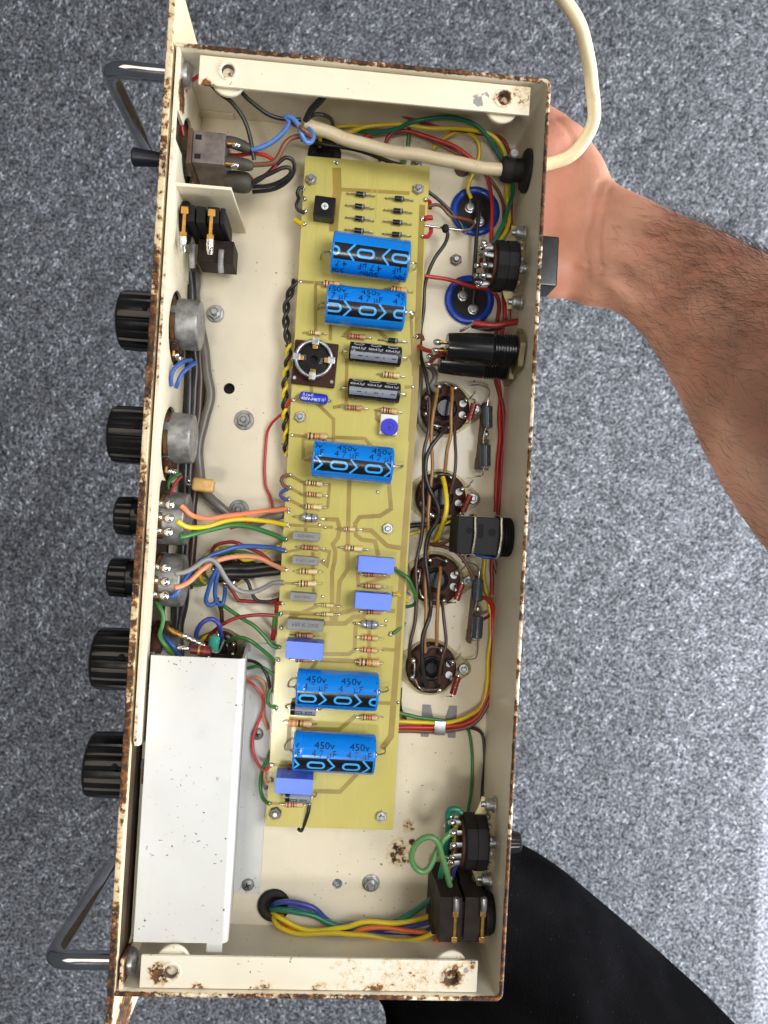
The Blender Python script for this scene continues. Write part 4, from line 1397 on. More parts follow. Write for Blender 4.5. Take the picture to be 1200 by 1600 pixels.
# ================================================================== fuse holders
def fuse(label, pxa, pxb, py, zc, r, side):
    y = at((pxa + pxb) / 2, py, zc + r * 0.5).y
    xa = at(pxa, py, zc + r * 0.6).x
    t = thing('fuse_holder', label, 'fuse holder', (86, y, zc), 'fuse holders on the back wall')
    xe = 87.2
    L = xe - xa
    th0 = L - 15
    prof = [(0, r * 0.80), (0.8, r * 0.84), (L * 0.25, r * 0.93), (L * 0.5, r * 0.98), (th0 - 1, r)]
    k = th0
    while k < L - 3:
        prof += [(k, r * 0.93), (k + 0.45, r * 1.02), (k + 0.75, r * 1.02), (k + 1.2, r * 0.93)]
        k += 1.35
    prof += [(L, r * 0.93)]
    MB().lathe((xa, y, zc), (1, 0, 0), prof, 30).build('holder_body', 'bakelite', t, 30)
    MB().lathe((83.4, y, zc), (1, 0, 0), [(0, r * 1.30), (0.4, r * 1.42), (2.8, r * 1.42), (3.2, r * 1.3)], 6, 0, None, 0.35).build('hex_nut', 'olive_plate', t)
    MB().lathe((89.2, y, zc), (1, 0, 0), [(0, r * 0.62), (0.6, r * 0.66), (3.4, r * 0.64), (4.2, r * 0.5)], 24).build('fuse_carrier', 'bakelite', t)
    for k, dz in enumerate((2.4, -2.4)):
        q = MB().box(xa - 5.0, xa + 0.3, y + 1.2 - 3 * k - 0.3, y + 1.2 - 3 * k + 0.4, zc + dz - 1.5, zc + dz + 1.5, 0, 0.15).sph((xa - 5.0, y + 1.2 - 3 * k, zc + dz), 1.9, 1, (1.2, 0.9, 0.9), 10, 6)
        q.build('solder_tag', ['brass', 'solder'], t, 70)


fuse('ribbed black fuse holder, the upper and nearer of the two', 700, 818, 543, 38, 8.0, 1)
fuse('black fuse holder lying deeper, just below the ribbed one', 688, 800, 565, 20, 7.6, 0)

# ================================================================== jack socket in the middle of the back wall
c0, c1 = at(716, 806, 44), at(790, 869, 44)
t = thing('jack_socket', 'square black jack socket with wire clips, middle of back wall', 'jack socket', (86, (c0.y + c1.y) / 2, 34), 'jack sockets')
ym = (c0.y + c1.y) / 2
MB().box(c0.x, c1.x - 2, c1.y, c0.y, 20, 44, 0, 0.6).build('body', 'jack_black', t)
k = 0
prof = []
while k < 8:
    prof += [(k, 9.0), (k + 0.5, 9.9), (k + 0.9, 9.9), (k + 1.4, 9.0)]
    k += 1.6
MB().lathe((c1.x - 2.2, ym, 33), (1, 0, 0), prof + [(87.2 - c1.x + 2.2, 9.0)], 32).build('threaded_barrel', 'jack_black', t, 30)
for px in (741, 782):
    q = at(px, 838, 44.5)
    MB().tube([(q.x - 1, c0.y + 0.9, 36), (q.x, c0.y + 0.7, 44), (q.x, c0.y - 2, 45.0), (q.x + 0.3, ym, 45.4), (q.x - 0.4, c1.y + 2, 45.0), (q.x - 0.8, c1.y - 0.9, 43.5), (q.x - 1, c1.y - 1.2, 36)], 0.65, 8, 0).build('spring_clip', 'tinned_wire', t)
for px, py, r in ((733, 829, 1.6), (769, 832, 2.0), (751, 830, 2.2)):
    q = at(px, py, 44.2)
    m = MB()
    if px == 751:
        m.box(q.x - 1.4, q.x + 1.4, q.y - 3.4, q.y + 3.4, 43.5, 44.08, 0, 0)
    else:
        m.cyl((q.x, q.y, 43.2), (q.x, q.y, 44.07), r, 18)
    m.build('body_hole', 'hole_dark', t)

# stacked pair of jack sockets at the lower corner
for k, (lab, x0p, y0p, x1p, y1p, zt, zb) in enumerate((('brown-black jack socket, deeper of the stacked pair at lower corner', 679, 1374, 752, 1462, 27, 5), ('brown-black jack socket nearest the camera in the lower corner pair', 688, 1402, 757, 1480, 47, 28))):
    c0, c1 = at(x0p, y0p, zt), at(x1p, y1p, zt)
    ym = (c0.y + c1.y) / 2 if k else (at(x0p, 1402, zt).y + c1.y) / 2
    t = thing('jack_socket', lab, 'jack socket', (86, ym, zb), 'jack sockets')
    xm = (c0.x + c1.x) / 2
    yt = c0.y if k else at(x0p, 1376, zt).y
    MB().box(c0.x, xm - 0.5, c1.y + (2 if k else 0), yt, zb, zt, 0, 0.4).build('body_segment', 'jack_brown', t)
    MB().box(xm + 0.9, c1.x, c1.y + (2 if k else 0), yt, zb, zt - 0.6, 0, 0.4).build('body_segment', 'jack_brown', t)
    MB().box(c0.x + 2, c1.x - 1, c1.y + 4, yt - 3, zb + 1, zt - 2.5, 0, 0.3).build('inner_body', 'jack_black', t)
    MB().lathe((c1.x, ym, (zt + zb) / 2), (1, 0, 0), [(0, 9.2), (0.6, 10), (3.4, 10), (4.2, 9.2), (87.2 - c1.x, 9.0)], 32).build('barrel', 'jack_black', t)
    for j, px in enumerate((712, 755) if k else (703, 741)):
        q = at(px, 1428 if k else 1392, zt + 0.6)
        m = MB().box(q.x - 1.4, q.x + 1.4, q.y - 1.5, q.y + 1.8, zt + 0.1, zt + 0.9, 0, 0.2).box(q.x - 0.7, q.x + 0.7, q.y - 11.0, q.y - 1.3, zt + 0.1, zt + 0.7, 0, 0.15).box(q.x - 1.4, q.x + 1.4, q.y - 13.8, q.y - 10.9, zt + 0.1, zt + 0.9, 0, 0.2)
        m.tube([(q.x, q.y + 1.5, zt + 0.5), (q.x, q.y + 4.4, zt + 1.0), (q.x - 0.2, q.y + 7.6, zt + 0.8)], 1.6, 10, 1)
        m.build('contact', ['brass', 'zinc'], t)

# ================================================================== reservoir capacitor cans in the floor
for (px, py, s1, s2, lab) in ((743, 329, (735, 323), (750, 344), 'blue rimmed capacitor can nearest the mains cable gland'), (734, 468, (724, 461), (740, 482), 'blue rimmed capacitor can nearest the fuse holders')):
    p = at(px, py, 2)
    t = thing('capacitor_can', lab, 'capacitor', (p.x, p.y, 0), 'capacitor cans set in the floor plate')
    MB().ring((p.x, p.y, 1.2), (0, 0, 1), 11.6, 2.0, 44, 12, 0, 0.7).build('blue_sleeve', 'can_blue', t)
    MB().lathe((p.x, p.y, 0.05), (0, 0, 1), [(0, 11.6), (0.8, 11.4), (0.95, 10.6)], 40).build('sealing_disc', 'rubber', t)
    for s in (s1, s2):
        c = at(*s, 3)
        MB().lathe((c.x, c.y, 0.9), (0, 0, 1), [(0, 2.9), (0.8, 2.8), (1.0, 2.2), (2.4, 2.1), (2.7, 1.6)], 18).box(c.x - 0.4, c.x + 0.4, c.y + 1.5, c.y + 4.6, 1.0, 1.5, 0).build('terminal_screw', 'zinc', t)

# ================================================================== valve sockets
def valve(label, px, py, red, hubtop, small=False):
    p = at(px, py, 4)
    t = thing('valve_socket', label, 'valve socket', (p.x, p.y, 0), 'valve sockets in the floor plate')
    c = Vector((p.x, p.y, 0))
    R = 14.2 if not small else 9.0
    E = 17.6 if not small else 12.5
    m = MB()
    out = []
    er, n = 4.4, 10
    for (ex, a0) in ((E, -62), (-E, 118)):
        for k in range(n + 1):
            a = R_(a0 + 124 * k / n)
            out.append((c.x + ex + er * math.cos(a), c.y + er * math.sin(a)))
        sg = 1 if ex > 0 else -1
        for k in range(13):
            a = R_((90 - 38 + 76 * k / 12) if sg > 0 else (270 - 38 + 76 * k / 12))
            out.append((c.x + (R + 0.9) * math.cos(a), c.y + (R + 0.9) * math.sin(a)))
    m.prism(out, 0.1, 0.9)
    m.build('metal_flange', 'olive_plate', t)
    m = MB().lathe((c.x, c.y, 0.9), (0, 0, 1), [(0, R - 0.6), (3.2, R - 0.8), (4.0, R - 1.6), (4.0, R * 0.46), (4.6, R * 0.44), (4.6, R * 0.36), (3.2, R * 0.34)], 44)
    base = m.build('phenolic_base', 'phenolic', t)
    MB().lathe((c.x, c.y, 1.0), (0, 0, 1), [(0, R * 0.35), (4.4, R * 0.345), (4.9, R * 0.30), (4.9 if hubtop else 3.4, R * 0.2)], 30).build('centre_spigot', 'bakelite', t)
    MB().ring((c.x, c.y, 5.0), (0, 0, 1), R * 0.40, R * 0.07, 30, 8).build('spigot_ring', 'bakelite', t)
    rnd = random.Random(int(py))
    for k in range(8 if not small else 9):
        a = 2 * PI * (k + 0.5) / (8 if not small else 9)
        e = Vector((math.cos(a), math.sin(a), 0))
        g = c + e * R * 0.66
        q = MB().cyl((g.x, g.y, 4.85), (g.x, g.y, 5.0), R * 0.115, 12, 0)
        q.build('pin_hole', 'hole_dark', base)
        g2 = c + e * R * 0.80
        q = MB().box(-1.1, 1.1, -0.35, 0.35, 3.8, 8.6, 0, 0.15, Matrix.Translation((g2.x, g2.y, 0)) @ Matrix.Rotation(a + PI / 2, 4, 'Z'))
        q.sph((g2.x, g2.y, 8.2 + rnd.uniform(-1, 0.8)), rnd.uniform(1.1, 1.8), 1, (1, 1, 0.8), 10, 6)
        q.build('pin_tag', ['zinc_dull', 'solder'], t, 70)
    if not small:
        for a in (18, -18):
            e = Vector((math.cos(R_(a)), math.sin(R_(a)), 0))
            g = c + e * R * 0.70
            MB().lathe((g.x, g.y, 4.9), (0, 0, 1), [(0, 1.9), (0.16, 1.9)], 16).build('spare_tag_eyelet', 'white_plastic', base)
    put('hex_nut', N_SM, t, place(c.x + E, c.y, 0.9, 15))
    if not small:
        for pts in ([(-9.6, 5.2, 8), (-9.9, 1, 9.6), (-9.4, -5.8, 8)], [(-9.4, -5.8, 8), (-6, -9.6, 9), (3.8, -10.8, 7)], [(-3.6, 10.6, 7), (-1, 12.4, 9), (3.8, 10.8, 7)], [(9.8, 4.6, 7), (12.4, 6, 9.4), (14.6, 9.4, 11)]):
            MB().tube([c + Vector((x_ + rnd.uniform(-.8, .8), y_ + rnd.uniform(-.8, .8), z_)) for x_, y_, z_ in pts], 0.42, 7).build('pin_link', 'tinned_wire', t)
        for k in range(4):
            a = rnd.uniform(0, 6.28)
            g = c + Vector((math.cos(a), math.sin(a), 0)) * R * 0.74
            g2 = g + Vector((rnd.uniform(-4, 4), rnd.uniform(-4, 4), 0))
            MB().tube([g + Vector((0, 0, 6)), g + Vector((rnd.uniform(-2, 2), rnd.uniform(-2, 2), 8.4)), g2 + Vector((0, 0, 6.4))], 0.55, 7).build('pin_sleeve', ('pvc_darkbrown', 'pvc_black')[k % 2], t)
    if red:
        a_, b_ = at(red[0], red[1], 12), at(red[2], red[3], 11)
        d = (b_ - a_).normalized()
        r = 1.75
        L = (b_ - a_).length
        q = MB().lathe(a_, d, [(0, 0.8), (0.3, r), (L * .3, r), (L * .32, r * .9), (L * .7, r * .9), (L * .72, r), (L - 0.3, r), (L, 0.8)], 14, 0)
        for u in (0.2, 0.42, 0.62):
            q.lathe(a_ + d * L * u, d, [(0, r * 1.0), (0.05, r * 1.03), (0.7, r * 1.03), (0.75, r)], 14, 2)
        q.tube([a_ + d * 0.2, a_ - d * 2 + Vector((0, 0, -1)), a_ - d * 3 + Vector((-1, 0, -5))], 0.35, 6, 1).tube([b_ - d * 0.2, b_ + d * 1.2, b_ + d * 2 + Vector((-2, 0, -4))], 0.35, 6, 1)
        q.build('red_resistor', ['res_red', 'tinned_wire', 'band_brown'], t)


valve('brown valve socket nearest the fuse holders, topmost of the row of four', 695, 638, (741, 630, 733, 657), True)
valve('brown valve socket just above the square jack socket, second of four', 689, 776, (735, 773, 723, 800), True)
valve('brown valve socket just below the square jack socket, third of four', 681, 906, (722, 912, 713, 938), True)
valve('brown valve socket nearest the cable clip, lowest of the row of four', 674, 1044, (716, 1057, 707, 1085), False)
valve('small valve socket buried under wires beside the lower small knobs', 357, 890, None, True, True)
valve('small valve socket half hidden by top edge of white cover', 345, 1012, None, True, True)

# ================================================================== tag strips carrying slate resistors
def strip(label, r1, r2, leads):
    mid = at((r1[0] + r2[0]) / 2 - 9, (r1[1] + r2[1]) / 2, 4)
    t = thing('tag_strip', label, 'tag strip', (mid.x, mid.y, 0), 'tag strips along the back wall')
    T = Matrix.Translation((mid.x, mid.y, 0)) @ Matrix.Rotation(R_(-3), 4, 'Z')
    MB().box(-0.8, 0.8, -18, 18, 1.5, 9, 0, 0.2, T).build('paxolin_strip', 'fibre_brown', t)
    foot = MB().box(-1, 7, -17.4, -11.4, 0.1, 0.9, 0, 0.2, T)
    foot.build('mounting_foot', 'olive_plate', t)
    f = T @ Vector((4.2, -14.4, 0))
    put('hex_nut', N_SM, t, place(f.x, f.y, 0.9, 25))
    for dy in (-9, 0.5, 10):
        g = T @ Vector((1.4, dy, 9))
        MB().box(g.x - 0.4, g.x + 0.4, g.y - 1.4, g.y + 1.4, 6, 11.5, 0, 0.15).sph((g.x + 0.5, g.y, 11), 1.5, 1, (1, 1.3, 0.8), 10, 6).build('strip_tag', ['zinc_dull', 'solder'], t, 70)
    for (px, py, tilt) in (r1, r2):
        c = at(px, py, 14)
        d = Vector((math.sin(R_(tilt)), math.cos(R_(tilt)), 0))
        L, r = 11.6, 2.9
        o = MB().lathe(c - d * L / 2, d, [(0, r * 0.7), (0.2, r * 0.92), (0.8, r), (L - 0.8, r), (L - 0.2, r * 0.92), (L, r * 0.7)], 20).build('slate_resistor', 'res_slate', t)
    for pts in leads:
        MB().tube([at(*q) for q in pts], 0.38, 6).build('lead', 'tinned_wire', t)


strip('tag strip with two slate blue resistors beside the topmost valve socket', (761, 652, -3), (758, 712, -3), (
    [(761, 636, 14), (763, 622, 14), (765, 610, 13), (752, 602, 12), (731, 602, 11)], [(759, 668, 14), (756, 680, 13), (755, 692, 12)], [(756, 728, 13), (754, 742, 12), (745, 744, 10), (728, 746, 8)]))
strip('tag strip with two slate blue resistors below the square jack socket', (746, 922, 1), (746, 980, 1), (
    [(747, 906, 14), (749, 893, 14), (742, 882, 12), (722, 878, 9)], [(745, 940, 14), (742, 950, 13), (739, 958, 12)], [(746, 996, 13), (747, 1012, 11), (743, 1028, 5), (728, 1030, 2)]))

# wire clip stuck to the floor
p = at(687, 1129, 3)
t = thing('cable_clip', 'grey flat cable clip holding yellow and red wires', 'cable clip', (p.x, p.y, 0))
for s in (-1, 1):
    MB().prism([(p.x + s * 9.4, p.y - 8.6), (p.x + s * 9.4, p.y + 8.6), (p.x + s * 5.0, p.y + 8.6), (p.x + s * 3.2, p.y + 1), (p.x + s * 5.4, p.y - 8.6)], 0.05, 0.45).build('adhesive_foot', 'grey_tape', t)
MB().prism([(p.x - 5.0, p.y + 8.5), (p.x + 5.0, p.y + 8.5), (p.x + 3.0, p.y + 1), (p.x + 3.0, p.y - 8.6), (p.x - 3.0, p.y - 8.6), (p.x - 3.0, p.y + 1)], 0.04, 0.34).build('clip_backing', 'enamel_floor', t)
prof = [(p.y - 6.6, 0.4), (p.y - 6.6, 3.6), (p.y - 5.4, 5.0), (p.y + 0.4, 5.2), (p.y + 2.4, 4.0), (p.y + 2.8, 0.4), (p.y + 2.2, 0.4), (p.y + 1.8, 3.8), (p.y + 0.2, 4.7), (p.y - 5.2, 4.5), (p.y - 6.0, 3.4), (p.y - 6.0, 0.4)]
MB().prism(prof, p.x - 2.9, p.x + 2.9, 'yz').build('clip_band', 'aluminium', t, 60)

# tags and small parts by the top edge of the white cover
c = at(296, 995, 38)
t = thing('rotary_wafer', 'solder tagged wafer with dark red resistor at top of white cover', 'switch wafer', (-84, c.y, 30))
MB().lathe((-84, c.y - 6, 30), (1, 0, 0), [(0, 12), (5, 12), (5.4, 11)], 30).build('wafer_body', 'phenolic', t)
for k in range(5):
    g = at(272 + k * 7, 988 + k * 3.5, 42)
    MB().tube([(g.x - 4, g.y + 2, 40), (g.x, g.y, 42), (g.x + 5, g.y - 1.5, 42)], 1.0, 8, 0, True, 1, None, 0.5).sph((g.x + 5, g.y - 1.5, 42), 1.5, 1).build('solder_tag', ['brass', 'solder'], t, 70)
a_, b_ = at(297, 1014, 46), at(331, 1018, 46)
d = (b_ - a_).normalized()
L = (b_ - a_).length
q = MB().lathe(a_, d, [(0, 1), (0.4, 2.3), (L - .4, 2.3), (L, 1)], 16, 0).lathe(a_ + d * L * 0.38, d, [(0, 2.3), (0.05, 2.36), (0.9, 2.36), (0.95, 2.3)], 16, 2).lathe(a_ + d * L * 0.65, d, [(0, 2.3), (0.05, 2.36), (0.9, 2.36), (0.95, 2.3)], 16, 3)
q.tube([a_, a_ - d * 4 + Vector((0, 0, -1)), a_ - d * 6 + Vector((0, 1, -3))], 0.5, 6, 1).sph(a_ - d * 3, 1.7, 1, (2, 0.8, 0.8)).tube([b_, b_ + d * 3, b_ + d * 3 + Vector((1, 4, -12))], 0.4, 6, 1)
q.build('dark_red_resistor', [simple('res_maroon', (92, 34, 34), 0.3, var=0.2), 'solder', 'band_gold', 'band_red'], t)
q0 = at(333, 1005, 30)
MB().lathe(q0 + Vector((0, -4, 0)), (0.1, 1, 0.1), [(0, 1), (0.5, 2.7), (7, 2.7), (8, 1.6)], 18).build('teal_capacitor', 'ceramic_teal', t)

# ================================================================== wires
def wire(label, colr, r, pts, cat='wire', name='wire', bare=False, group=None):
    r = r * 0.9 if r < 2 else r
    P = [at(a, b, c) for a, b, c in pts]
    Q = spline(P, 1.6)
    ph = [random.uniform(0, 6.28) for _ in range(6)]
    am_ = min(0.45, 0.38 * r) if r < 2 else 0.5
    s, L = 0.0, len(Q)
    out = []
    for i, q in enumerate(Q):
        if i:
            s += (q - Q[i - 1]).length
        e = am_ * min(1.0, i / 3, (L - 1 - i) / 3)
        out.append(q + Vector((math.sin(s / 6.1 + ph[0]) + 0.6 * math.sin(s / 3.3 + ph[1]), math.sin(s / 7.3 + ph[2]) + 0.6 * math.sin(s / 3.7 + ph[3]), 0.5 * math.sin(s / 5.7 + ph[4]))) * e * 0.6)
    m = MB().tube(out, r, 10 if r < 2 else 16, 0, False)
    o = m.build(name, ('tinned_wire' if bare else 'pvc_' + colr), None, 80)
    return tag(o, label, cat, group)


def zz(z0, z1, *p):
    n = len(p) - 1
    return [(a, b, z0 + (z1 - z0) * i / n) for i, (a, b) in enumerate(p)]


def arch(z0, zm, z1, *p):
    n = len(p) - 1
    out = []
    for i, (a, b) in enumerate(p):
        t = i / n
        out.append((a, b, z0 * (1 - t) ** 2 + 2 * (2 * zm - (z0 + z1) / 2) * t * (1 - t) + z1 * t * t))
    return out


# the mains cable, one length from the gland inwards and out over the wrist
o = wire('thick off-white mains cable running through the gland and out over the wrist', 'beige', 3.2,
         [(478, 194, 34), (490, 199, 34), (515, 208, 33), (545, 219, 32), (600, 233, 31), (660, 244, 31), (720, 255, 31), (790, 267, 31), (822, 263, 31), (868, 253, 33), (895, 240, 36), (915, 218, 40), (926, 190, 45), (927, 150, 50), (922, 105, 55), (912, 60, 60), (897, 25, 64), (880, -5, 67), (858, -40, 70)], 'cable', 'mains_cable')

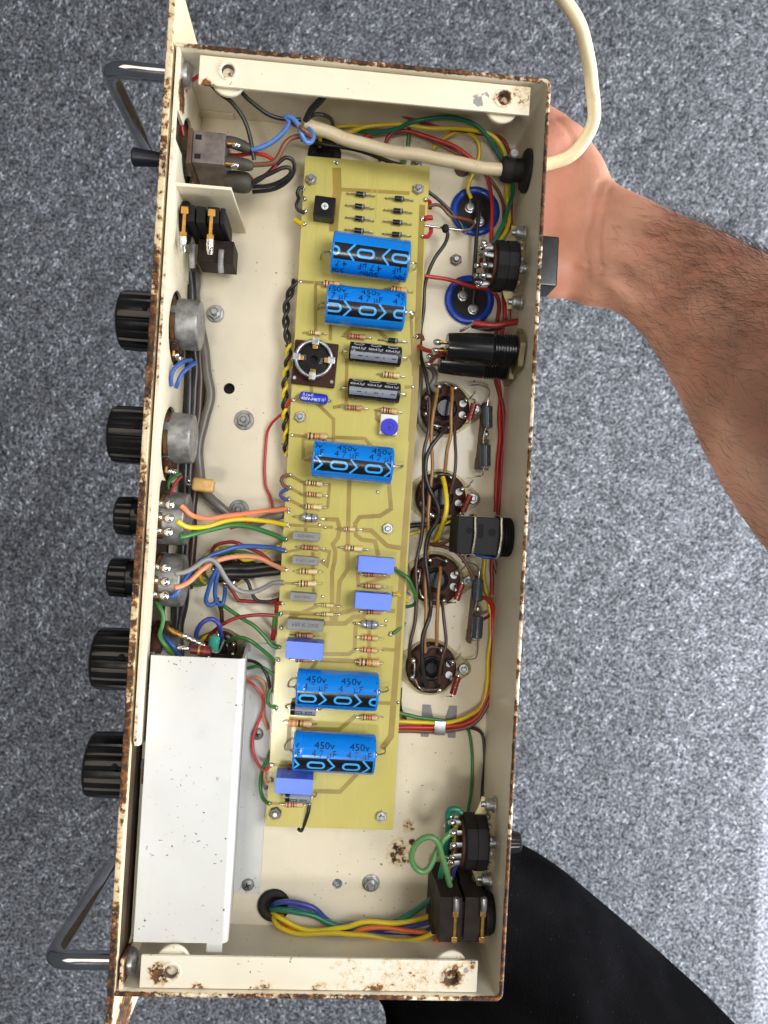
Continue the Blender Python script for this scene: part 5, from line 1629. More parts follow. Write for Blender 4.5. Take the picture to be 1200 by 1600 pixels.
W = [
    # --- around the toggle switch
    ('thin bright red wire curving up past the toggle switch to the rail', 'red', 0.95, zz(46, 36, (312, 118), (300, 126), (290, 140), (284, 160), (282, 187), (287, 213))),
    ('black wire dropping from upper rail past the toggle switch', 'black', 1.15, zz(48, 34, (325, 128), (345, 146), (363, 160), (380, 187), (391, 217), (397, 250))),
    ('black wire from upper rail to the blue and brown mains twist', 'black', 1.15, zz(48, 36, (368, 132), (382, 149), (397, 163), (417, 178), (440, 185), (470, 187))),
    ('thick black lead emerging from behind upper rail at cable end', 'black', 1.9, zz(48, 36, (512, 142), (500, 156), (487, 171), (478, 190))),
    ('short black lead arching behind the cut end of mains cable', 'black', 1.1, arch(34, 38, 20, (480, 187), (490, 180), (502, 178), (515, 184), (521, 198))),
    ('light blue mains core looped round the brown core', 'lightblue', 1.35, [(394, 234, 36), (404, 232, 37), (420, 226, 38), (434, 216, 39), (446, 203, 41), (452, 190, 43), (446, 182, 44), (456, 183, 45), (466, 194, 45), (472, 210, 44), (479, 222, 42), (488, 221, 40), (489, 210, 38), (482, 201, 36)]),
    ('brown mains core crossing the light blue loop', 'brown', 1.35, [(394, 258, 36), (412, 257, 37), (428, 253, 38), (438, 240, 39), (444, 227, 40), (454, 217, 40), (468, 213, 40), (482, 216, 40), (484, 212, 41), (472, 203, 46), (458, 193, 41)]),
    ('red wire hooking back between toggle switch sleeves', 'red', 1.05, [(353, 243, 26), (375, 242, 30), (397, 241, 33), (415, 244, 34), (430, 254, 34), (428, 262, 33), (415, 272, 31), (395, 283, 29)]),
    ('black loop of wire, outermost beside the toggle switch', 'black', 1.15, [(395, 287, 28), (415, 274, 31), (432, 257, 34), (446, 247, 35), (458, 251, 34), (461, 265, 31), (450, 282, 27), (428, 295, 24), (395, 300, 20)]),
    ('black loop of wire, innermost beside the toggle switch', 'black', 1.15, [(395, 284, 29), (420, 273, 32), (440, 262, 34), (453, 262, 34), (454, 272, 31), (440, 283, 28), (418, 290, 25), (395, 292, 23)]),
    # --- top corner by the gland
    ('yellow wire sweeping over to the gland corner and down to rotary switch', 'yellow', 1.25, [(512, 212, 8), (545, 206, 14), (575, 198, 17), (624, 194, 19), (669, 199, 20), (725, 202, 20), (759, 207, 19), (777, 219, 18), (789, 240, 15), (793, 265, 12), (792, 295, 11), (795, 325, 12), (793, 352, 16), (783, 372, 22), (770, 390, 28)]),
    ('teal wire arching along the end wall then down to rotary switch', 'teal', 1.3, [(560, 205, 8), (590, 205, 13), (616, 202, 17), (650, 190, 22), (695, 183, 24), (732, 189, 23), (759, 211, 20), (777, 238, 15), (795, 268, 12), (801, 290, 12), (799, 312, 14), (792, 335, 17), (779, 364, 22), (768, 386, 27), (762, 402, 28), (770, 418, 28)]),
    ('yellow wire looping down to the blue rimmed can', 'yellow', 1.2, [(676, 232, 6), (691, 219, 9), (710, 208, 11), (730, 207, 12), (745, 220, 12), (748, 241, 10), (740, 271, 8), (731, 294, 6), (736, 310, 4)]),
    ('red wire running along the end wall into the gland corner', 'darkred', 1.1, [(545, 150, 14), (567, 158, 18), (612, 174, 18), (646, 187, 17), (676, 196, 15), (740, 208, 12), (780, 214, 10), (794, 232, 8), (800, 270, 6), (799, 337, 6), (797, 390, 8)]),
    ('bright red wire passing over the blue rimmed can', 'red', 1.2, [(560, 222, 6), (579, 211, 9), (624, 204, 12), (661, 211, 13), (699, 224, 13), (725, 239, 12), (752, 262, 10), (765, 290, 9), (768, 322, 9), (769, 360, 10), (767, 400, 11), (765, 443, 10)]),
    ('second red wire bunched under the mains cable', 'darkred', 1.1, [(590, 262, 4), (598, 236, 8), (606, 214, 11), (620, 206, 12), (650, 207, 12), (690, 222, 9), (720, 244, 6)]),
    ('brown wire passing behind the red one over the blue rimmed can', 'brown', 1.0, [(640, 205, 9), (675, 220, 10), (702, 234, 10), (740, 256, 8), (767, 281, 6), (783, 306, 5), (787, 333, 5), (784, 365, 8), (770, 385, 14), (760, 398, 18)]),
    ('dull green wire dropping behind the mains cable', 'green', 1.2, zz(16, 3, (630, 150), (634, 176), (638, 196), (637, 226), (631, 258))),
    ('black wire under the mains cable heading for the circuit board', 'black', 1.2, zz(8, 8, (470, 218), (500, 224), (537, 230), (575, 240), (606, 252), (632, 260))),
    ('yellow wire peeping over the floor grommet', 'yellow', 1.0, arch(3, 9, 4, (500, 230), (503, 212), (525, 198), (560, 197), (590, 204))),
    ('black wire from board edge to the upper blue rimmed can', 'black', 1.05, zz(12, 6, (668, 299), (680, 308), (692, 318), (708, 333), (719, 347), (726, 363))),
    ('brown wire from board edge to the upper blue rimmed can', 'brown', 1.0, arch(12, 12, 4, (670, 322), (682, 320), (692, 325), (704, 338), (720, 341), (736, 345), (742, 352))),
    ('black wire hanging from the bare link and running down board edge', 'black', 1.1, [(697, 357, 13), (699, 366, 12), (694, 382, 10), (681, 403, 9), (669, 427, 9), (663, 450, 9), (661, 489, 8), (658, 520, 7), (657, 555, 8), (664, 582, 11), (671, 617, 12)]),
    ('straight black wire joining the two blue rimmed cans', 'black', 1.2, [(748, 314, 6), (746, 345, 7), (742, 420, 7), (739, 474, 5)]),
    ('red wire from the board to the lower blue rimmed can', 'red', 1.2, zz(11, 7, (664, 431), (680, 434), (702, 438), (725, 444), (748, 449), (764, 451))),
    ('short red loop beside the square knob rotary switch', 'darkred', 1.2, [(784, 405, 30), (768, 398, 29), (755, 398, 27), (750, 407, 24), (757, 418, 20), (768, 430, 15)]),
    ('red wire bending from lower can down behind the fuse holders', 'darkred', 1.2, [(766, 405, 12), (764, 430, 9), (763, 450, 7), (776, 462, 7), (781, 480, 7), (777, 505, 7), (773, 540, 7), (772, 578, 7), (780, 611, 7), (786, 644, 7), (787, 690, 7), (784, 735, 7), (780, 780, 7), (775, 830, 7), (768, 880, 7), (769, 907, 7), (768, 930, 7)]),
    ('red wire along the wall, inner of the long pair', 'red', 1.25, [(787, 458, 8), (788, 480, 8), (788, 500, 7), (782, 540, 7), (777, 580, 7), (782, 620, 6), (781, 650, 6), (780, 690, 6), (777, 740, 6), (774, 800, 6)]),
    ('red wire nearest the back wall behind the rotary switch', 'darkred', 1.2, [(797, 455, 9), (798, 480, 8), (801, 505, 8), (800, 540, 7)]),
    ('fat red sleeved lead lying above the fuse holders', 'darkred', 1.9, [(740, 505, 24), (757, 508, 25), (775, 509, 25), (797, 505, 25), (821, 501, 24), (832, 500, 22)]),
    # --- fuse holder ends
    ('bright red wire from board edge to the ribbed fuse holder', 'red', 1.3, zz(14, 34, (655, 541), (664, 546), (676, 548), (692, 546))),
    ('short dark red tail under the ribbed fuse holder', 'darkred', 1.3, zz(30, 16, (694, 553), (683, 556), (676, 562), (670, 569))),
    # --- between the valve sockets
    ('tan wire from topmost to second valve socket, inner one', 'tan', 1.05, [(684, 606, 9), (680, 630, 12), (675, 657, 13), (675, 698, 12), (675, 736, 10), (671, 772, 11), (670, 813, 12), (668, 850, 12), (665, 901, 12), (666, 938, 12), (664, 975, 12), (664, 1020, 9)]),
    ('tan wire from topmost to second valve socket, outer one', 'tan', 1.05, [(706, 606, 9), (706, 636, 13), (704, 677, 13), (698, 706, 12), (695, 738, 9)]),
    ('tan wire from third to lowest valve socket', 'tan', 1.05, [(688, 886, 9), (686, 910, 13), (685, 934, 13), (683, 975, 12), (682, 1008, 9)]),
    ('dark brown wire running down beside the board along all four sockets', 'darkbrown', 1.05, [(670, 621, 10), (671, 645, 11), (670, 672, 12), (662, 711, 12), (661, 759, 12), (662, 790, 12), (659, 834, 12), (651, 876, 12), (651, 928, 12), (648, 970, 12), (642, 1002, 12), (640, 1032, 9)]),
    ('black wire weaving between all four valve sockets', 'black', 1.25, [(700, 662, 10), (688, 677, 13), (674, 697, 14), (666, 718, 14), (666, 742, 14), (673, 768, 13), (685, 796, 11), (682, 815, 13), (669, 840, 14), (665, 876, 14), (670, 917, 13), (674, 940, 10), (670, 968, 13), (660, 996, 14), (659, 1029, 13), (667, 1072, 9)]),
    ('dark brown wire between topmost and second sockets on wall side', 'darkbrown', 0.95, [(709, 661, 9), (711, 685, 11), (713, 712, 12), (709, 745, 12), (703, 772, 10)]),
    ('dark brown wire between third and lowest sockets on wall side', 'darkbrown', 0.95, [(690, 940, 8), (693, 960, 11), (697, 1000, 12), (690, 1029, 12), (685, 1068, 9)]),
    ('short bright yellow wire across the second valve socket', 'yellow', 1.45, [(692, 746, 9), (696, 768, 14), (697, 797, 16), (690, 828, 13), (680, 847, 9)]),
    ('thin yellow wire passing under the second valve socket toward board', 'yellow', 0.9, [(712, 811, 6), (690, 820, 5), (660, 830, 5), (636, 836, 5)]),
    ('black wire lying under the second valve socket', 'black', 1.6, zz(3, 3, (716, 815), (690, 818), (660, 820), (640, 822))),
    ('brown wire from square jack socket to third valve socket', 'brown', 1.1, [(718, 830, 24), (707, 840, 20), (695, 848, 17), (682, 851, 14), (672, 850, 10)]),
    ('brown wire from third valve socket to slate resistor strip', 'brown', 1.05, [(676, 852, 11), (692, 853, 13), (714, 865, 14), (730, 884, 14), (743, 908, 13)]),
    ('grey screened lead curling into the topmost valve socket', 'darkgrey', 1.7, [(660, 569, 5), (670, 573, 8), (679, 581, 10), (680, 592, 11), (673, 602, 11), (680, 610, 9)]),
    ('grey screened lead hugging the board side of topmost valve socket', 'darkgrey', 1.7, [(658, 570, 4), (657, 590, 4), (653, 625, 4), (656, 655, 4), (666, 674, 5), (682, 678, 7)]),
    ('short blue wire under the square jack socket', 'blue', 1.1, [(744, 866, 30), (752, 868, 32), (764, 870, 33), (780, 869, 33), (787, 862, 33)]),
    # --- loom down the back wall
    ('yellow loom wire curving from jack socket round to cable clip', 'yellow', 1.25, [(757, 845, 8), (757, 865, 7), (756, 897, 6), (761, 928, 6), (766, 962, 5), (766, 991, 5), (763, 1033, 4), (760, 1072, 4), (753, 1102, 4), (735, 1118, 4), (712, 1126, 3.6), (679, 1129, 3.4), (640, 1128, 3.6), (615, 1127, 4)]),
    ('red loom wire curving from tag strip round to cable clip', 'red', 1.35, [(752, 934, 12), (760, 935, 10), (768, 946, 8), (771, 965, 6), (770, 1002, 5), (768, 1054, 4.4), (762, 1089, 4), (748, 1116, 4), (725, 1130, 3.6), (698, 1135, 3.2), (660, 1137, 3.4), (615, 1137, 4)]),
    ('brown loom wire outermost in the bend to cable clip', 'brown', 1.3, [(771, 870, 7), (776, 890, 6), (781, 911, 6), (782, 940, 6), (779, 975, 6), (776, 1012, 5), (773, 1060, 5), (767, 1089, 4.6), (754, 1116, 4.4), (733, 1133, 4), (698, 1142, 2.6), (660, 1143, 2.4), (615, 1142, 3)]),
    ('short red link from loom to lower slate resistor', 'darkred', 1.0, zz(11, 7, (748, 970), (756, 967), (764, 962))),
    ('green wire entering the cable clip from the board side', 'green', 1.1, zz(6, 5, (613, 1110), (635, 1116), (652, 1121), (675, 1124), (690, 1125))),
    ('thin green wire from cable clip down to lower rotary switch', 'green', 0.95, [(728, 1137, 3), (733, 1144, 2), (737, 1165, 2), (738, 1200, 2), (735, 1240, 3), (731, 1272, 10)]),
    ('thin black wire from cable clip down to lower rotary switch', 'black', 0.95, [(728, 1136, 3), (740, 1138, 2), (751, 1144, 2), (756, 1160, 2), (757, 1200, 2), (753, 1240, 3), (749, 1275, 8)]),
    ('short black wire along board edge by lowest valve socket', 'black', 0.9, zz(6, 3, (626, 1075), (625, 1095), (628, 1112), (634, 1124))),
    # --- board, right edge
    ('green wire looping from the board over third valve socket', 'green', 1.05, [(618, 890, 14.5), (626, 896, 16), (638, 905, 17), (647, 922, 15), (650, 936, 12), (644, 945, 9), (630, 949, 6)]),
    ('short yellow tail from board edge by third valve socket', 'yellow', 1.2, zz(14.5, 9, (619, 927), (628, 932), (638, 939))),
    ('short green tail from board edge above lowest valve socket', 'green', 1.1, zz(14.5, 12, (614, 990), (624, 983), (633, 972))),
    ('short red tail at first pin on upper board edge', 'red', 1.2, zz(14.5, 8, (664, 312), (671, 315), (672, 326))),
    ('stubby red tail at second pin on upper board edge', 'red', 1.5, zz(14.8, 13.5, (663, 342), (668, 341), (675, 340))),
    ('short red tail at third pin on upper board edge', 'red', 1.2, zz(14.5, 10, (660, 369), (669, 370), (674, 362), (673, 354))),
    ('tiny brown tail at board edge by the ribbed fuse holder', 'brown', 1.5, zz(14.6, 12, (652, 526), (658, 525), (660, 532))),
    # --- board, left edge
    ('black jumper wire on pins beside the square black preset', 'black', 1.0, [(474, 293, 15), (467, 294, 15.5), (464, 303, 15), (467, 311, 15), (463, 320, 15.5), (466, 329, 15), (476, 332, 15)]),
    ('small yellow tail on board edge beside black preset', 'yellow', 1.6, zz(15, 13, (473, 350), (467, 347), (461, 344))),
    ('thin red wire from board edge curving down the floor plate', 'red', 0.8, [(459, 625, 14.5), (452, 627, 14), (445, 641, 11), (425, 662, 5), (416, 682, 2.5), (414, 720, 2), (415, 757, 2), (423, 777, 2.5), (425, 795, 4), (417, 808, 6), (395, 815, 9), (360, 826, 14)]),
    ('short brown jumper between upper control pins on board edge', 'brown', 1.0, zz(15, 15, (452, 743), (443, 744), (439, 751), (445, 760), (452, 763))),
    ('short navy jumper between lower control pins on board edge', 'navy', 1.0, zz(15, 15, (450, 764), (441, 768), (438, 774), (445, 780), (451, 781))),
    ('small red tail on board edge beside grey labelled capacitor', 'darkred', 1.1, zz(15, 12, (440, 943), (431, 942), (432, 950), (431, 957))),
    ('short green jumper stub on board edge with red sleeve', 'green', 1.0, zz(15, 12, (438, 959), (430, 961), (428, 972), (428, 982))),
    ('red sleeve hanging below green stub on board edge', 'darkred', 1.4, zz(12, 9, (428, 978), (427, 988), (426, 999))),
    ('black wire stub hanging off lower end of the board', 'black', 1.0, [(483, 1257, 15), (482, 1268, 15.5), (477, 1285, 14), (471, 1298, 11), (466, 1295, 9)]),
    # --- left hand side
    ('thick grey screened cable winding along the front controls', 'darkgrey', 2.5, [(300, 415, 4), (306, 440, 4), (307, 472, 4), (314, 515, 4), (320, 552, 4), (326, 590, 4), (328, 620, 4), (320, 655, 4), (313, 690, 4), (311, 730, 4), (315, 757, 5), (328, 776, 7), (343, 791, 7), (360, 806, 6), (377, 817, 6), (397, 818, 7), (420, 809, 9), (446, 801, 9)]),
    ('black cable along the front wall, nearest the wall', 'black', 2.6, [(291, 425, 3), (296, 500, 3), (297, 560, 3), (296, 620, 3), (292, 690, 3), (288, 760, 3), (285, 850, 3), (280, 930, 3), (274, 985, 3)]),
    ('black cable along the front wall, middle of three', 'black', 2.6, [(297, 425, 8), (301, 500, 6), (305, 560, 3.4), (304, 620, 3), (300, 690, 3), (296, 760, 3), (293, 850, 3), (287, 930, 3), (279, 990, 3)]),
    ('dark grey cable along the front wall, third from the wall', 'darkbrown', 2.2, [(304, 425, 3), (309, 500, 3), (313, 560, 3), (313, 605, 3), (309, 660, 3), (306, 720, 3), (303, 780, 3), (300, 860, 3), (295, 920, 3)]),
    ('blue wire pair end folded under first control, outer strand', 'blue', 1.15, [(299, 563, 30), (285, 566, 36), (272, 575, 40), (267, 590, 40), (268, 603, 38)]),
    ('blue wire pair end folded under first control, inner strand', 'blue', 1.15, [(305, 567, 30), (295, 573, 35), (284, 585, 38), (278, 598, 38), (275, 605, 36)]),
    ('short red wire down from second control to third', 'darkred', 0.9, zz(30, 36, (284, 744), (276, 752), (269, 766), (266, 778))),
    ('short green wire between second and third controls', 'green', 1.0, zz(26, 26, (283, 740), (272, 745), (264, 752), (263, 765))),
    ('orange wire from third control across to board edge', 'salmon', 1.35, [(283, 790, 44), (290, 796, 43), (300, 804, 40), (325, 810, 36), (355, 807, 32), (397, 801, 25), (425, 797, 19), (447, 795, 15)]),
    ('yellow wire from third control across to board edge', 'yellow', 1.35, [(277, 814, 44), (285, 820, 42), (296, 824, 39), (320, 822, 35), (350, 815, 31), (385, 812, 26), (420, 815, 20), (446, 820, 15)]),
    ('green wire from third control across to board edge', 'green', 1.35, [(281, 839, 43), (292, 838, 41), (305, 835, 38), (335, 825, 33), (365, 820, 29), (397, 825, 24), (425, 835, 19), (445, 843, 15)]),
    ('blue wire from fourth control across to board edge', 'blue', 1.35, [(268, 933, 42), (275, 927, 42), (285, 910, 40), (300, 890, 37), (320, 874, 34), (347, 862, 31), (374, 854, 28), (408, 853, 22), (430, 857, 17), (444, 861, 15)]),
    ('peach wire from fourth control across to board edge', 'peach', 1.4, [(273, 918, 44), (283, 916, 42), (297, 908, 40), (316, 890, 38), (342, 875, 35), (372, 868, 31), (403, 872, 25), (425, 882, 19), (443, 890, 15)]),
    ('grey wire from fourth control dipping down to board edge', 'grey', 1.3, [(275, 896, 44), (288, 893, 43), (302, 886, 42), (320, 876, 41), (333, 876, 40), (343, 886, 39), (354, 906, 36), (369, 921, 32), (388, 925, 27), (410, 919, 22), (430, 911, 17), (442, 911, 15)]),
    ('black cable from small socket to board, upper of two', 'black', 2.2, zz(11, 10, (345, 889), (370, 888), (400, 886), (445, 881))),
    ('black cable from small socket to board, lower of two', 'black', 2.2, zz(14, 10, (343, 899), (370, 898), (400, 896), (445, 891))),
    ('dark red wire arching over the small buried socket', 'darkred', 1.05, [(330, 868, 12), (333, 856, 15), (342, 849, 17), (364, 846, 18), (385, 855, 17), (410, 866, 14), (426, 882, 11)]),
    ('dark red wire with square bend below grey wire', 'darkred', 1.1, [(356, 913, 8), (362, 923, 7), (371, 937, 6), (374, 938, 6), (400, 939, 7), (425, 941, 10), (440, 943, 13)]),
    ('thin black wire curving below grey wire to board', 'black', 1.05, zz(9, 10, (380, 902), (387, 910), (392, 925), (401, 937), (420, 940), (438, 935))),
    ('dark red wire arching toward board above white cover', 'darkred', 1.05, [(322, 1000, 12), (330, 990, 15), (341, 979, 17), (365, 967, 18), (397, 961, 17), (430, 962, 14)]),
    ('long green wire slanting down to lower board pins', 'green', 1.15, [(342, 942, 12), (352, 949, 14), (372, 962, 15), (397, 977, 16), (415, 995, 15), (425, 1009, 15), (435, 1012, 15)]),
    ('green wire arching from half hidden socket to board', 'green', 1.15, [(354, 1003, 12), (362, 999, 18), (378, 997, 22), (395, 1004, 22), (412, 1017, 18), (428, 1032, 14)]),
    ('blue wire loop hanging below the blue board wire, first', 'blue', 1.25, [(341, 884, 24), (334, 900, 24), (326, 922, 22), (321, 938, 20), (325, 946, 18), (334, 944, 17), (340, 934, 15)]),
    ('blue wire loop hanging below the blue board wire, second', 'blue', 1.2, [(342, 888, 20), (337, 910, 20), (335, 930, 18), (340, 944, 16), (348, 944, 15), (352, 932, 14), (352, 918, 12)]),
    ('navy wire hoop standing above white cover edge', 'navy', 1.3, [(307, 1018, 18), (305, 1000, 24), (309, 984, 28), (319, 970, 30), (331, 966, 30), (342, 975, 28), (345, 990, 22), (345, 1003, 14)]),
    ('green wire snaking down behind fourth control to cover', 'green', 1.15, [(243, 942, 40), (250, 950, 42), (255, 962, 42), (254, 978, 42), (251, 992, 44), (258, 1008, 45), (272, 1026, 42)]),
    ('blue wire beside green one entering white cover', 'blue', 1.1, [(252, 990, 38), (261, 1000, 42), (270, 1008, 44), (277, 1016, 43), (283, 1028, 40)]),
    ('yellow wire ring round the small buried socket', 'yellow', 1.2, [(350, 858, 7), (338, 857, 8), (325, 864, 9), (315, 876, 9), (311, 890, 9), (314, 904, 8), (321, 911, 6)]),
    ('yellow wire arching over small buried socket toward board', 'yellow', 1.1, [(345, 856, 9), (362, 856, 12), (372, 866, 13), (380, 874, 12), (400, 872, 10), (420, 862, 9), (438, 852, 8)]),
    ('green wire passing over the small buried socket', 'green', 1.0, arch(8, 15, 10, (345, 866), (362, 862), (382, 864), (402, 870), (422, 880))),
    ('short green wire left of the small buried socket', 'green', 1.0, zz(6, 6, (296, 912), (307, 915), (320, 913), (326, 906))),
    ('yellow and black stub below the blue loops', 'darkbrown', 1.3, zz(12, 8, (342, 940), (345, 955), (347, 972))),
    ('yellow wire wrapped at base of navy hoop', 'yellow', 1.1, arch(10, 13, 8, (312, 1008), (318, 998), (330, 993), (345, 998))),
    # --- between cover and board
    ('black wire bending from white cover up over board edge', 'black', 1.0, [(388, 1032, 8), (398, 1034, 11), (408, 1040, 13), (418, 1055, 14), (422, 1078, 12)]),
    ('green wire from white cover to board edge', 'green', 1.05, arch(8, 13, 12, (388, 1044), (400, 1042), (412, 1045), (427, 1054))),
    ('thin tan wire hanging from white cover beside the board', 'peach', 0.85, [(388, 1061, 7), (400, 1059, 9), (411, 1064, 10), (415, 1074, 9), (412, 1095, 6), (411, 1118, 4), (418, 1141, 4)]),
    ('dark red wire hanging from white cover, turning to board', 'pinkred', 0.95, [(386, 1063, 6), (396, 1070, 8), (406, 1082, 8), (411, 1097, 6), (408, 1118, 4), (399, 1140, 3.5), (395, 1158, 3.5), (396, 1176, 4), (403, 1194, 7), (413, 1203, 11), (423, 1196, 15)]),
    ('green loop at board edge beside the woven glare', 'green', 1.0, [(424, 1074, 12), (419, 1085, 13), (418, 1098, 14), (425, 1104, 15), (432, 1106, 15)]),
    ('green wire bowing out at lower board corner', 'green', 1.1, [(420, 1188, 13), (412, 1198, 10), (407, 1213, 8), (407, 1235, 8), (412, 1250, 11), (421, 1256, 15)]),
    ('short tan wire behind red tail at lower board pins', 'peach', 0.8, zz(12, 14, (414, 1205), (413, 1215), (417, 1222), (424, 1219))),
    # --- loom through the lower grommet
    ('navy loom wire from lower grommet, uppermost strand', 'navy', 1.5, [(426, 1413, 1), (436, 1410, 6), (460, 1410, 9), (490, 1420, 9), (512, 1438, 7), (540, 1450, 6), (593, 1460, 6), (636, 1464, 7), (665, 1456, 9), (690, 1440, 12)]),
    ('second navy loom wire lying low in lower bundle', 'navy', 1.4, [(450, 1416, 5), (480, 1422, 6), (515, 1445, 4), (560, 1455, 4), (610, 1450, 6), (650, 1446, 8), (690, 1436, 12)]),
    ('teal loom wire from lower grommet to deeper jack socket', 'teal', 1.7, [(424, 1420, 1), (438, 1422, 6), (460, 1424, 9), (487, 1429, 9), (513, 1441, 8), (545, 1449, 7), (590, 1446, 7), (620, 1438, 8), (649, 1424, 10), (672, 1407, 14), (684, 1394, 18)]),
    ('yellow loom wire from lower grommet, upper yellow strand', 'yellow', 1.4, [(426, 1426, 1), (432, 1432, 6), (445, 1439, 9), (470, 1449, 10), (500, 1453, 10), (540, 1449, 11), (572, 1441, 11), (620, 1441, 11), (650, 1437, 11), (690, 1427, 14)]),
    ('yellow loom wire from lower grommet, lower yellow strand', 'yellow', 1.4, [(427, 1431, 1), (430, 1440, 5), (441, 1450, 9), (466, 1459, 11), (513, 1459, 12), (567, 1460, 12), (607, 1468, 12), (647, 1469, 12), (672, 1460, 13), (700, 1440, 16)]),
    ('orange loom wire lowest in the lower bundle', 'orange', 1.45, [(437, 1428, 1), (447, 1440, 5), (466, 1456, 7), (495, 1467, 8), (540, 1471, 9), (593, 1472, 10), (647, 1480, 11), (672, 1477, 12), (700, 1462, 15)]),
    ('orange loom wire crossing through middle of lower bundle', 'orange', 1.4, [(434, 1430, 1), (450, 1446, 4), (480, 1464, 5), (515, 1466, 7), (545, 1460, 8), (572, 1451, 9), (607, 1449, 9), (647, 1456, 9), (672, 1457, 10), (700, 1446, 13)]),
    # --- lower rotary switch
    ('pale green wire making a wide loop above jack sockets', 'lime', 1.6, [(714, 1299, 40), (705, 1303, 41), (694, 1311, 42), (684, 1325, 42), (678, 1343, 42), (670, 1358, 42), (659, 1362, 42), (648, 1355, 42), (642, 1340, 43), (648, 1322, 44), (660, 1311, 45), (674, 1309, 46), (686, 1318, 46), (692, 1337, 45), (697, 1362, 42), (704, 1388, 34)]),
    ('teal wire dropping from lower rotary switch to jack pair', 'teal', 1.5, [(718, 1266, 36), (708, 1263, 36), (701, 1268, 35), (699, 1288, 33), (697, 1325, 30), (691, 1355, 27), (686, 1384, 24)]),
    ('second teal wire beside it at lower rotary switch', 'teal', 1.4, [(722, 1270, 32), (712, 1267, 32), (705, 1275, 30), (703, 1300, 27), (701, 1330, 24), (696, 1360, 22), (692, 1386, 20)]),
    ('orange wire curving from lower rotary switch to jack pair', 'orange', 1.5, [(716, 1314, 34), (714, 1328, 33), (709, 1343, 31), (700, 1356, 28), (695, 1384, 22)]),
    ('navy wire curving from lower rotary switch to jack pair', 'navy', 1.5, [(730, 1350, 30), (722, 1349, 30), (713, 1352, 28), (708, 1364, 25), (707, 1386, 20)]),
    ('short yellow wire on the lower rotary switch contacts', 'yellow', 1.5, zz(36, 32, (718, 1284), (713, 1292), (713, 1304), (712, 1318)))]
for lab, colr, r, pts in W:
    wire(lab, colr, r, pts)

# bare tinned links
wire('bare tinned link from board edge to upper blue rimmed can', '', 0.75, zz(14, 7, (663, 352), (680, 355), (697, 357), (721, 359), (735, 357), (741, 350)), bare=True)
wire('bare wire hooked round a terminal of upper blue rimmed can', '', 0.6, zz(6, 5, (719, 345), (723, 356), (728, 364)), bare=True)
k_ = at(696, 357, 14)
tag(MB().sph(k_, 2.0, 0, (1, 1.2, 1), 12, 8).build('solder_sleeve', 'rubber'), 'small black sleeve knotted on the bare tinned link', 'sleeve')


wire('bare stripped tail of the fat red sleeved lead', '', 0.8, zz(24, 20, (742, 505), (733, 509), (725, 515), (719, 517)), bare=True)
wire('thin black wire looping above the ribbed fuse holder', 'black', 0.8, [(737, 511, 22), (750, 514, 24), (765, 517, 22), (785, 512, 16)])


# twisted pair hugging the upper edge of the board
def twist(label, colr, pts, phase, turn=11.0, R=1.15, r=0.98):
    P = spline([at(*q) for q in pts], 1.0)
    out, s = [], 0.0
    for i, p in enumerate(P):
        if i:
            s += (p - P[i - 1]).length
        t = (P[min(i + 1, len(P) - 1)] - P[max(i - 1, 0)]).normalized()
        a, b, _ = frame(t)
        th = 2 * PI * s / turn + phase
        out.append(p + (a * math.cos(th) + b * math.sin(th)) * R)
    tag(MB().tube(out, r, 10, 0, False).build('wire', 'pvc_' + colr, None, 80), label, 'wire', 'twisted wires at the board edge')


up = [(462, 438, 13), (457, 449, 12), (449, 470, 11), (447, 490, 11), (447, 512, 11), (451, 538, 11)]
dn = [(451, 538, 11), (450, 565, 11), (446, 590, 11), (445, 627, 11), (446, 665, 10), (448, 712, 9)]
twist('black strand of the twisted pair that starts at the upper board pad', 'black', up, 0.0, 15)
twist('partner black strand of the twisted pair below the upper board pad', 'black', up, PI, 15)
twist('black strand twisted with yellow one beside the clip socket', 'black', dn, 0.4)
twist('yellow strand twisted with black one beside the clip socket', 'yellow', dn, 0.4 + PI)

# heat-shrink sleeves on the toggle switch tags
for lab, pts, r in (('dark sleeve on blue core at toggle switch tag', zz(37, 36, (345, 221), (360, 222), (376, 227), (392, 234)), 2.7),
                    ('dark sleeve on brown core at toggle switch tag', zz(37, 36, (350, 252), (366, 254), (380, 257), (396, 260)), 2.8),
                    ('wide black sleeve over the lower toggle switch tags', zz(26, 27, (354, 282), (370, 284), (394, 287)), 5.0)):
    P = [at(*q) for q in pts]
    tag(MB().tube(P, r, 14, 0, True, 1.5, lambda u, r=r: r * (0.9 + 0.16 * math.sin(u * 3.1)) * (1 - 0.35 * max(0, u - 0.85) / 0.15)).build('wire_sleeve', 'heatshrink'), lab, 'sleeve', 'sleeves on the toggle switch tags')

# ================================================================== the person: forearm and hand, trousers
ps = thing('person', 'person with bare hairy forearm and black trousers holding the chassis from below', 'person', (150, -120, -Z0))


def ring_pts(c, along, half_w, half_t, n=28, flat=2.2, up=Vector((0, 0, 1))):
    along = along.normalized()
    side = along.cross(up).normalized()
    nrm = side.cross(along).normalized()
    out = []
    for k in range(n):
        a = 2 * PI * k / n
        ca, sa = math.cos(a), math.sin(a)
        e = 2.0 / flat
        out.append(c + side * (half_w * math.copysign(abs(ca) ** e, ca)) + nrm * (half_t * math.copysign(abs(sa) ** e, sa)))
    return out


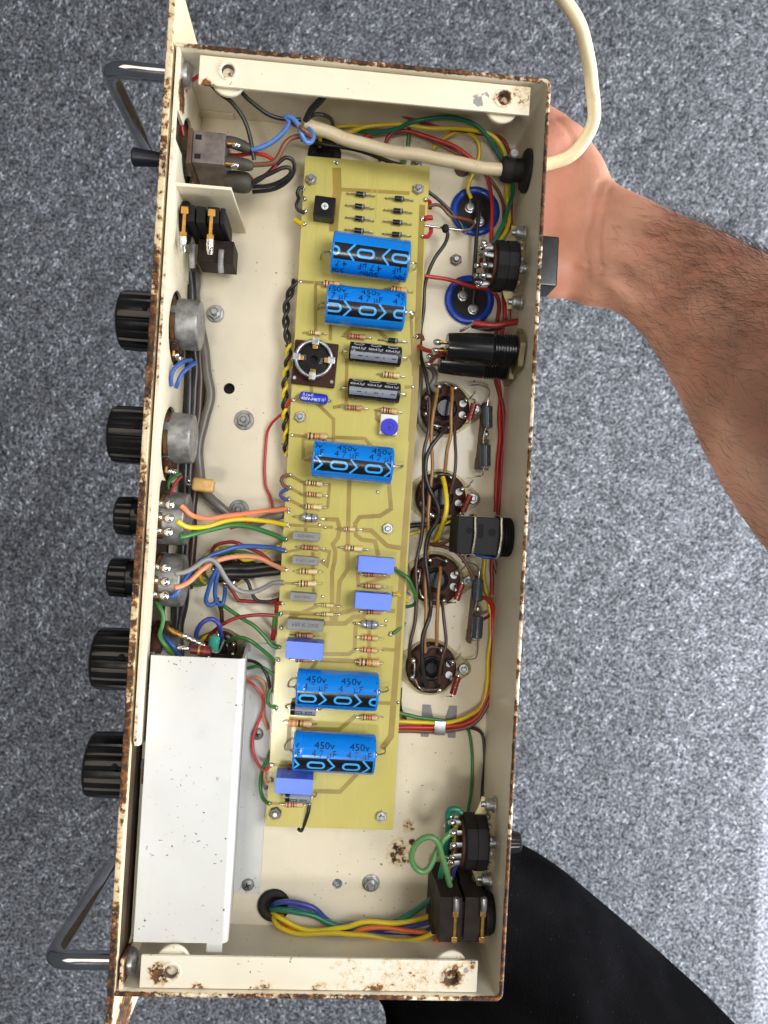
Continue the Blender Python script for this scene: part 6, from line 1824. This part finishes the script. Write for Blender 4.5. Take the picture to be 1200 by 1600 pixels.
def loft(m, secs, n=28, flat=2.2):
    C = [s[0] for s in secs]
    vs = []
    for i, s in enumerate(secs):
        al = C[min(i + 1, len(C) - 1)] - C[max(i - 1, 0)]
        vs += ring_pts(s[0], al, s[1], s[2], n, flat)
    fs = []
    for i in range(len(secs) - 1):
        for k in range(n):
            fs.append((i * n + k, i * n + (k + 1) % n, (i + 1) * n + (k + 1) % n, (i + 1) * n + k))
    fs += [tuple(reversed(range(n))), tuple((len(secs) - 1) * n + k for k in range(n))]
    m.add(vs, fs)


def interp(secs, sub=5):
    P = [Vector((*s[0], )) for s in secs]
    C = spline(P, 1e9)
    out = []
    n = len(secs)
    Q = [secs[0]] + list(secs) + [secs[-1]]
    for i in range(1, n):
        a, b, c, d = Q[i - 1], Q[i], Q[i + 1], Q[min(i + 2, n + 1)]
        for k in range(sub):
            t = k / sub
            f = lambda w, x, y, z: 0.5 * ((2 * x) + (y - w) * t + (2 * w - 5 * x + 4 * y - z) * t * t + (3 * x - w - 3 * y + z) * t ** 3)
            out.append((f(a[0], b[0], c[0], d[0]), f(a[1], b[1], c[1], d[1]), f(a[2], b[2], c[2], d[2])))
    out.append(secs[-1])
    return out


def sec(px, py, z, halfpx, th):
    c = at(px, py, z)
    return (c, halfpx * (CPOS.z - z) / FOC, th)


def edge_loft(m, secs, n=32, flat=2.15, sub=5):
    """sections given by their two edges (measured points), height and half thickness"""
    S = []
    for (u, l, z, th_) in secs:
        a, b = at(*u, z), at(*l, z)
        S.append(((a + b) / 2, (a - b) / 2, th_))
    out = []
    Q = [S[0]] + S + [S[-1]]
    for i in range(1, len(S)):
        a, b, c, d = Q[i - 1], Q[i], Q[i + 1], Q[i + 2]
        for k in range(sub):
            t = k / sub
            f = lambda w, x, y, z: 0.5 * ((2 * x) + (y - w) * t + (2 * w - 5 * x + 4 * y - z) * t * t + (3 * x - w - 3 * y + z) * t ** 3)
            out.append(tuple(f(a[q], b[q], c[q], d[q]) for q in range(3)))
    out.append(S[-1])
    vs, fs = [], []
    for i, (c, sv, th_) in enumerate(out):
        al = out[min(i + 1, len(out) - 1)][0] - out[max(i - 1, 0)][0]
        nrm = al.cross(sv).normalized()
        if nrm.z < 0:
            nrm = -nrm
        for k in range(n):
            q = 2 * PI * k / n
            ca, sa = math.cos(q), math.sin(q)
            e = 2.0 / flat
            vs.append(c + sv * math.copysign(abs(ca) ** e, ca) + nrm * (th_ * math.copysign(abs(sa) ** e, sa)))
    for i in range(len(out) - 1):
        for k in range(n):
            fs.append((i * n + k, i * n + (k + 1) % n, (i + 1) * n + (k + 1) % n, (i + 1) * n + k))
    fs += [tuple(reversed(range(n))), tuple((len(out) - 1) * n + k for k in range(n))]
    m.add(vs, fs)


arm = MB()
edge_loft(arm, [((800, 196), (800, 446), -24, 12), ((866, 172), (866, 461), -18, 15), ((903, 198), (895, 470), -13, 17), ((943, 250), (922, 479), -9, 18), ((962, 288), (950, 481), -5, 19.5), ((1003, 310), (978, 496), -1, 21), ((1060, 339), (1012, 533), 6, 24), ((1137, 373), (1051, 600), 18, 29), ((1240, 425), (1101, 707), 42, 35), ((1370, 492), (1162, 812), 78, 39), ((1490, 560), (1240, 910), 112, 42)])
# muscle and tendon forms on the inner wrist, heel of the hand and ball of the thumb
for (a_, b_, r0, r1) in (((905, 408, 0), (1010, 470, 10), 4.0, 8), ((915, 362, 3), (1060, 430, 20), 2.6, 8), ((935, 325, -1), (1080, 390, 18), 5, 11)):
    p0, p1 = at(*a_), at(*b_)
    arm.tube([p0, (p0 + p1) / 2 + Vector((0, 0, 0.6)), p1], 5, 14, 0, True, 3, lambda u, r0=r0, r1=r1: r0 + (r1 - r0) * u)
arm.sph(at(868, 232, -14), 19, 0, (1.1, 0.9, 0.72), 20, 14)
arm.sph(at(872, 420, -13), 18, 0, (1.1, 0.95, 0.72), 20, 14)
# thumb along the edge of the chassis, four fingers flat against its underside
ZU = -10.5
th = [at(880, 232, -16), at(845, 195, -18), at(812, 168, -16), at(786, 160, -12)]
arm.tube(th, 9, 16, 0, True, 3, lambda u: 13 - 4.2 * u if u < 0.93 else 6.2)
for k, (py, L, dz) in enumerate(((240, 150, 0), (300, 172, -1), (360, 165, -1), (415, 130, 0))):
    p0 = at(800, py, -20)
    pts = [p0 + Vector((6, 0, 0)), p0 + Vector((-L * 0.22, 2 - k, -3)), p0 + Vector((-L * 0.45, 3 - 2 * k, ZU + 16)), p0 + Vector((-L * 0.52, 3 - 2 * k, ZU + 17.5))]
    pts = [p0 + Vector((8, 0, 0)), p0 + Vector((-18, 2 - k, -2)), p0 + Vector((-38, 3 - 2 * k, 2)), p0 + Vector((-38 - L * 0.17, 3 - 2 * k, 9.0 + dz * 0.2)), p0 + Vector((-38 - L * 0.22, 3 - 2 * k, 10.2))]
    rr = (9.4, 9.8, 9.4, 8.2)[k]
    arm.tube(pts, rr, 16, 0, True, 3, lambda u, rr=rr: rr * (1.08 - 0.22 * u) if u < 0.95 else rr * 0.62)
am = arm.data('forearm_and_hand', ['skin'])
am = evaluated(am, [('REMESH', {'mode': 'VOXEL', 'voxel_size': 0.0014}), ('SMOOTH', {'factor': 0.55, 'iterations': 16})])
am.name = 'forearm_and_hand'
am.materials.clear()
am.materials.append(MATS['skin'])


def crease(me, lines):
    nv = len(me.vertices)
    co = np.empty(nv * 3)
    me.vertices.foreach_get('co', co)
    co = co.reshape(-1, 3)
    no = np.empty(nv * 3)
    me.vertices.foreach_get('normal', no)
    no = no.reshape(-1, 3)
    mm = co * 1000
    for pts, depth, sig in lines:
        P = spline([at(a, b, 0) for a, b in pts], 1.0)
        d2 = np.full(nv, 1e9)
        for p in P:
            d2 = np.minimum(d2, (mm[:, 0] - p.x) ** 2 + (mm[:, 1] - p.y) ** 2)
        k = np.exp(-d2 / (2 * sig * sig)) * (no[:, 2] > 0.1)
        co -= no * (k * depth * 0.001)[:, None]
    me.vertices.foreach_set('co', co.ravel())
    me.update()


crease(am, [([(932, 290), (917, 335), (909, 385), (914, 428)], 0.9, 1.0), ([(946, 300), (931, 345), (926, 395), (932, 440)], 0.9, 1.0), ([(939, 288), (922, 330), (917, 360)], 0.6, 0.8), ([(873, 178), (893, 212), (899, 250)], 0.8, 1.3),
            ([(945, 425), (966, 452), (990, 482)], 1.6, 2.6), ([(935, 440), (962, 468), (985, 492)], -1.2, 2.2), ([(960, 380), (1010, 412), (1060, 440)], -0.7, 2.0), ([(958, 350), (1010, 380), (1070, 405)], 0.6, 2.2), ([(868, 300), (890, 320), (905, 360)], 0.5, 2.0)]
       + [([(868 + i * 7, 240 + i * 9), (876 + i * 7, 262 + i * 8), (880 + i * 7, 290 + i * 6)], 0.22, 0.7) for i in range(8)])
shade(am, 180)
arm_o = put('forearm_and_hand', am, ps)


def arm_hair():
    """fine dark hairs along the forearm, combed down towards the wrist"""
    nv = len(am.vertices)
    co = np.empty(nv * 3)
    am.vertices.foreach_get('co', co)
    co = co.reshape(-1, 3) * 1000
    co[:, 2] -= Z0
    nf = len(am.polygons)
    cen = np.empty(nf * 3)
    nor = np.empty(nf * 3)
    ar = np.empty(nf)
    am.polygons.foreach_get('center', cen)
    am.polygons.foreach_get('normal', nor)
    am.polygons.foreach_get('area', ar)
    cen = cen.reshape(-1, 3) * 1000
    cen[:, 2] -= Z0
    nor = nor.reshape(-1, 3)
    a0, a1 = at(965, 398, 0), at(1200, 600, 50)
    ax = np.array((a1 - a0).normalized())
    s = (cen - np.array(a0)) @ ax
    side = (cen - np.array(a0)) @ np.array(Vector((0, 0, 1)).cross(Vector(ax)).normalized())
    dens = np.clip((s + 4) / 26, 0, 1) * (nor[:, 2] > -0.35) * (0.35 + 0.65 * np.clip((side + 34) / 40, 0, 1))
    wgt = ar * dens
    pick = rng.choice(nf, 5200, p=wgt / wgt.sum())
    m = MB()
    tz = Vector(ax)
    for i in pick:
        p = Vector(cen[i]) + Vector(rng.uniform(-1.2, 1.2, 3))
        n_ = Vector(nor[i])
        across = n_.cross(tz).normalized()
        d = (-tz * rng.uniform(0.5, 1.0) + across * rng.normal(-0.25, 0.5) + n_ * 0.22).normalized()
        L = rng.uniform(6, 15) * (0.6 + 0.4 * dens[i])
        curl = across * rng.normal(-0.1, 0.35)
        pts = [p - n_ * 0.5]
        q = p.copy()
        for k in range(3):
            q = q + (d + curl * k * 0.5 - n_ * 0.20 * k).normalized() * L / 3
            pts.append(q.copy())
        vs, fs = [], []
        r = 0.062
        for k, w_ in enumerate((1, 0.9, 0.7, 0.25)):
            e = (n_ * 0.5 + across).normalized()
            vs += [pts[k] + across * r * w_, pts[k] - across * r * w_ * 0.5 + n_ * r * w_, pts[k] - across * r * w_ * 0.5 - n_ * r * w_]
        for k in range(3):
            for j in range(3):
                fs.append((k * 3 + j, k * 3 + (j + 1) % 3, k * 3 + 3 + (j + 1) % 3, k * 3 + 3 + j))
        m.add(vs, fs)
    me = bpy.data.meshes.new('arm_hair')
    me.from_pydata([(x * 0.001, y * 0.001, (z + Z0) * 0.001) for x, y, z in m.v], [], m.f)
    me.materials.append(MATS['hair_brown'])
    o = put('arm_hair', me, arm_o)
    o['kind'] = 'stuff'


arm_hair()

# trousers: thigh rising to the knee under the chassis, then the lower leg to the carpet
lg = MB()


def lsec(px, py, z, hw, ht):
    return (at(px, py, z), hw, ht)


edge_loft(lg, [((752, 1330), (650, 1405), -92, 30), ((805, 1322), (615, 1470), -86, 56), ((872, 1357), (606, 1560), -84, 70), ((960, 1428), (607, 1662), -84, 77), ((1060, 1514), (645, 1800), -84, 81), ((1150, 1600), (735, 1960), -82, 84), ((1335, 1800), (900, 2250), -72, 86)], 36, 2.1)
kn = at(712, 1450, -92)
lg.tube([kn + Vector((0, -12, 0)), kn + Vector((2, 0, -80)), kn + Vector((4, -10, -240)), kn + Vector((6, -16, -400)), kn + Vector((6, -16, -Z0 + 150))], 60, 24, 0, True, 20, lambda u: 66 - 12 * u)
lm = lg.data('trousers', ['trouser_black'])
lm = evaluated(lm, [('REMESH', {'mode': 'VOXEL', 'voxel_size': 0.0045}), ('SMOOTH', {'factor': 0.5, 'iterations': 10})])
lm.name = 'trousers'
lm.materials.clear()
t_ = NT('trouser_cloth')
t_.set('Base Color', lin((11, 11, 12)))
t_.set('Specular IOR Level', 0.0)
lint_ = t_.math('MULTIPLY', t_.ramp(t_.noise(900, 1), 0.74, 0.78), t_.ramp(t_.noise(45, 2), 0.45, 0.6))
t_.set('Base Color', t_.mix(t_.math('MULTIPLY', lint_, 0.2), t_.mix(t_.ramp(t_.noise(14, 4), 0.35, 0.7), lin((9, 9, 10)), lin((17, 17, 19))), lin((110, 108, 104))))
t_.set('Roughness', 1.0)
t_.bump(t_.math('ADD', t_.math('MULTIPLY', t_.noise(9, 3), 14.0), t_.noise(900, 2)), 0.5, 0.0012)
lm.materials.append(t_.m)
crease(lm, [([(790, 1345), (860, 1400), (930, 1500), (960, 1600)], 3.0, 9), ([(830, 1345), (900, 1405), (1000, 1510)], -2.5, 8), ([(720, 1580), (790, 1590), (880, 1640)], 3.0, 7), ([(900, 1430), (930, 1540), (930, 1640)], -3, 9), ([(1010, 1500), (1010, 1580), (980, 1650)], 2.5, 8)])
shade(lm, 180)
put('trousers', lm, ps)
f0 = kn + Vector((6, -16, -Z0 + 90))
sh = MB()
loft(sh, interp([(Vector((f0.x + 4, f0.y - 46, -Z0 + 40)), 34, 34), (Vector((f0.x + 4, f0.y - 10, -Z0 + 44)), 40, 40), (Vector((f0.x, f0.y + 60, -Z0 + 36)), 46, 34), (Vector((f0.x - 4, f0.y + 150, -Z0 + 26)), 48, 25), (Vector((f0.x - 8, f0.y + 205, -Z0 + 22)), 26, 18)], 4), 28, 2.4)
sh.build('shoe', 'shoe_black', ps, 60)
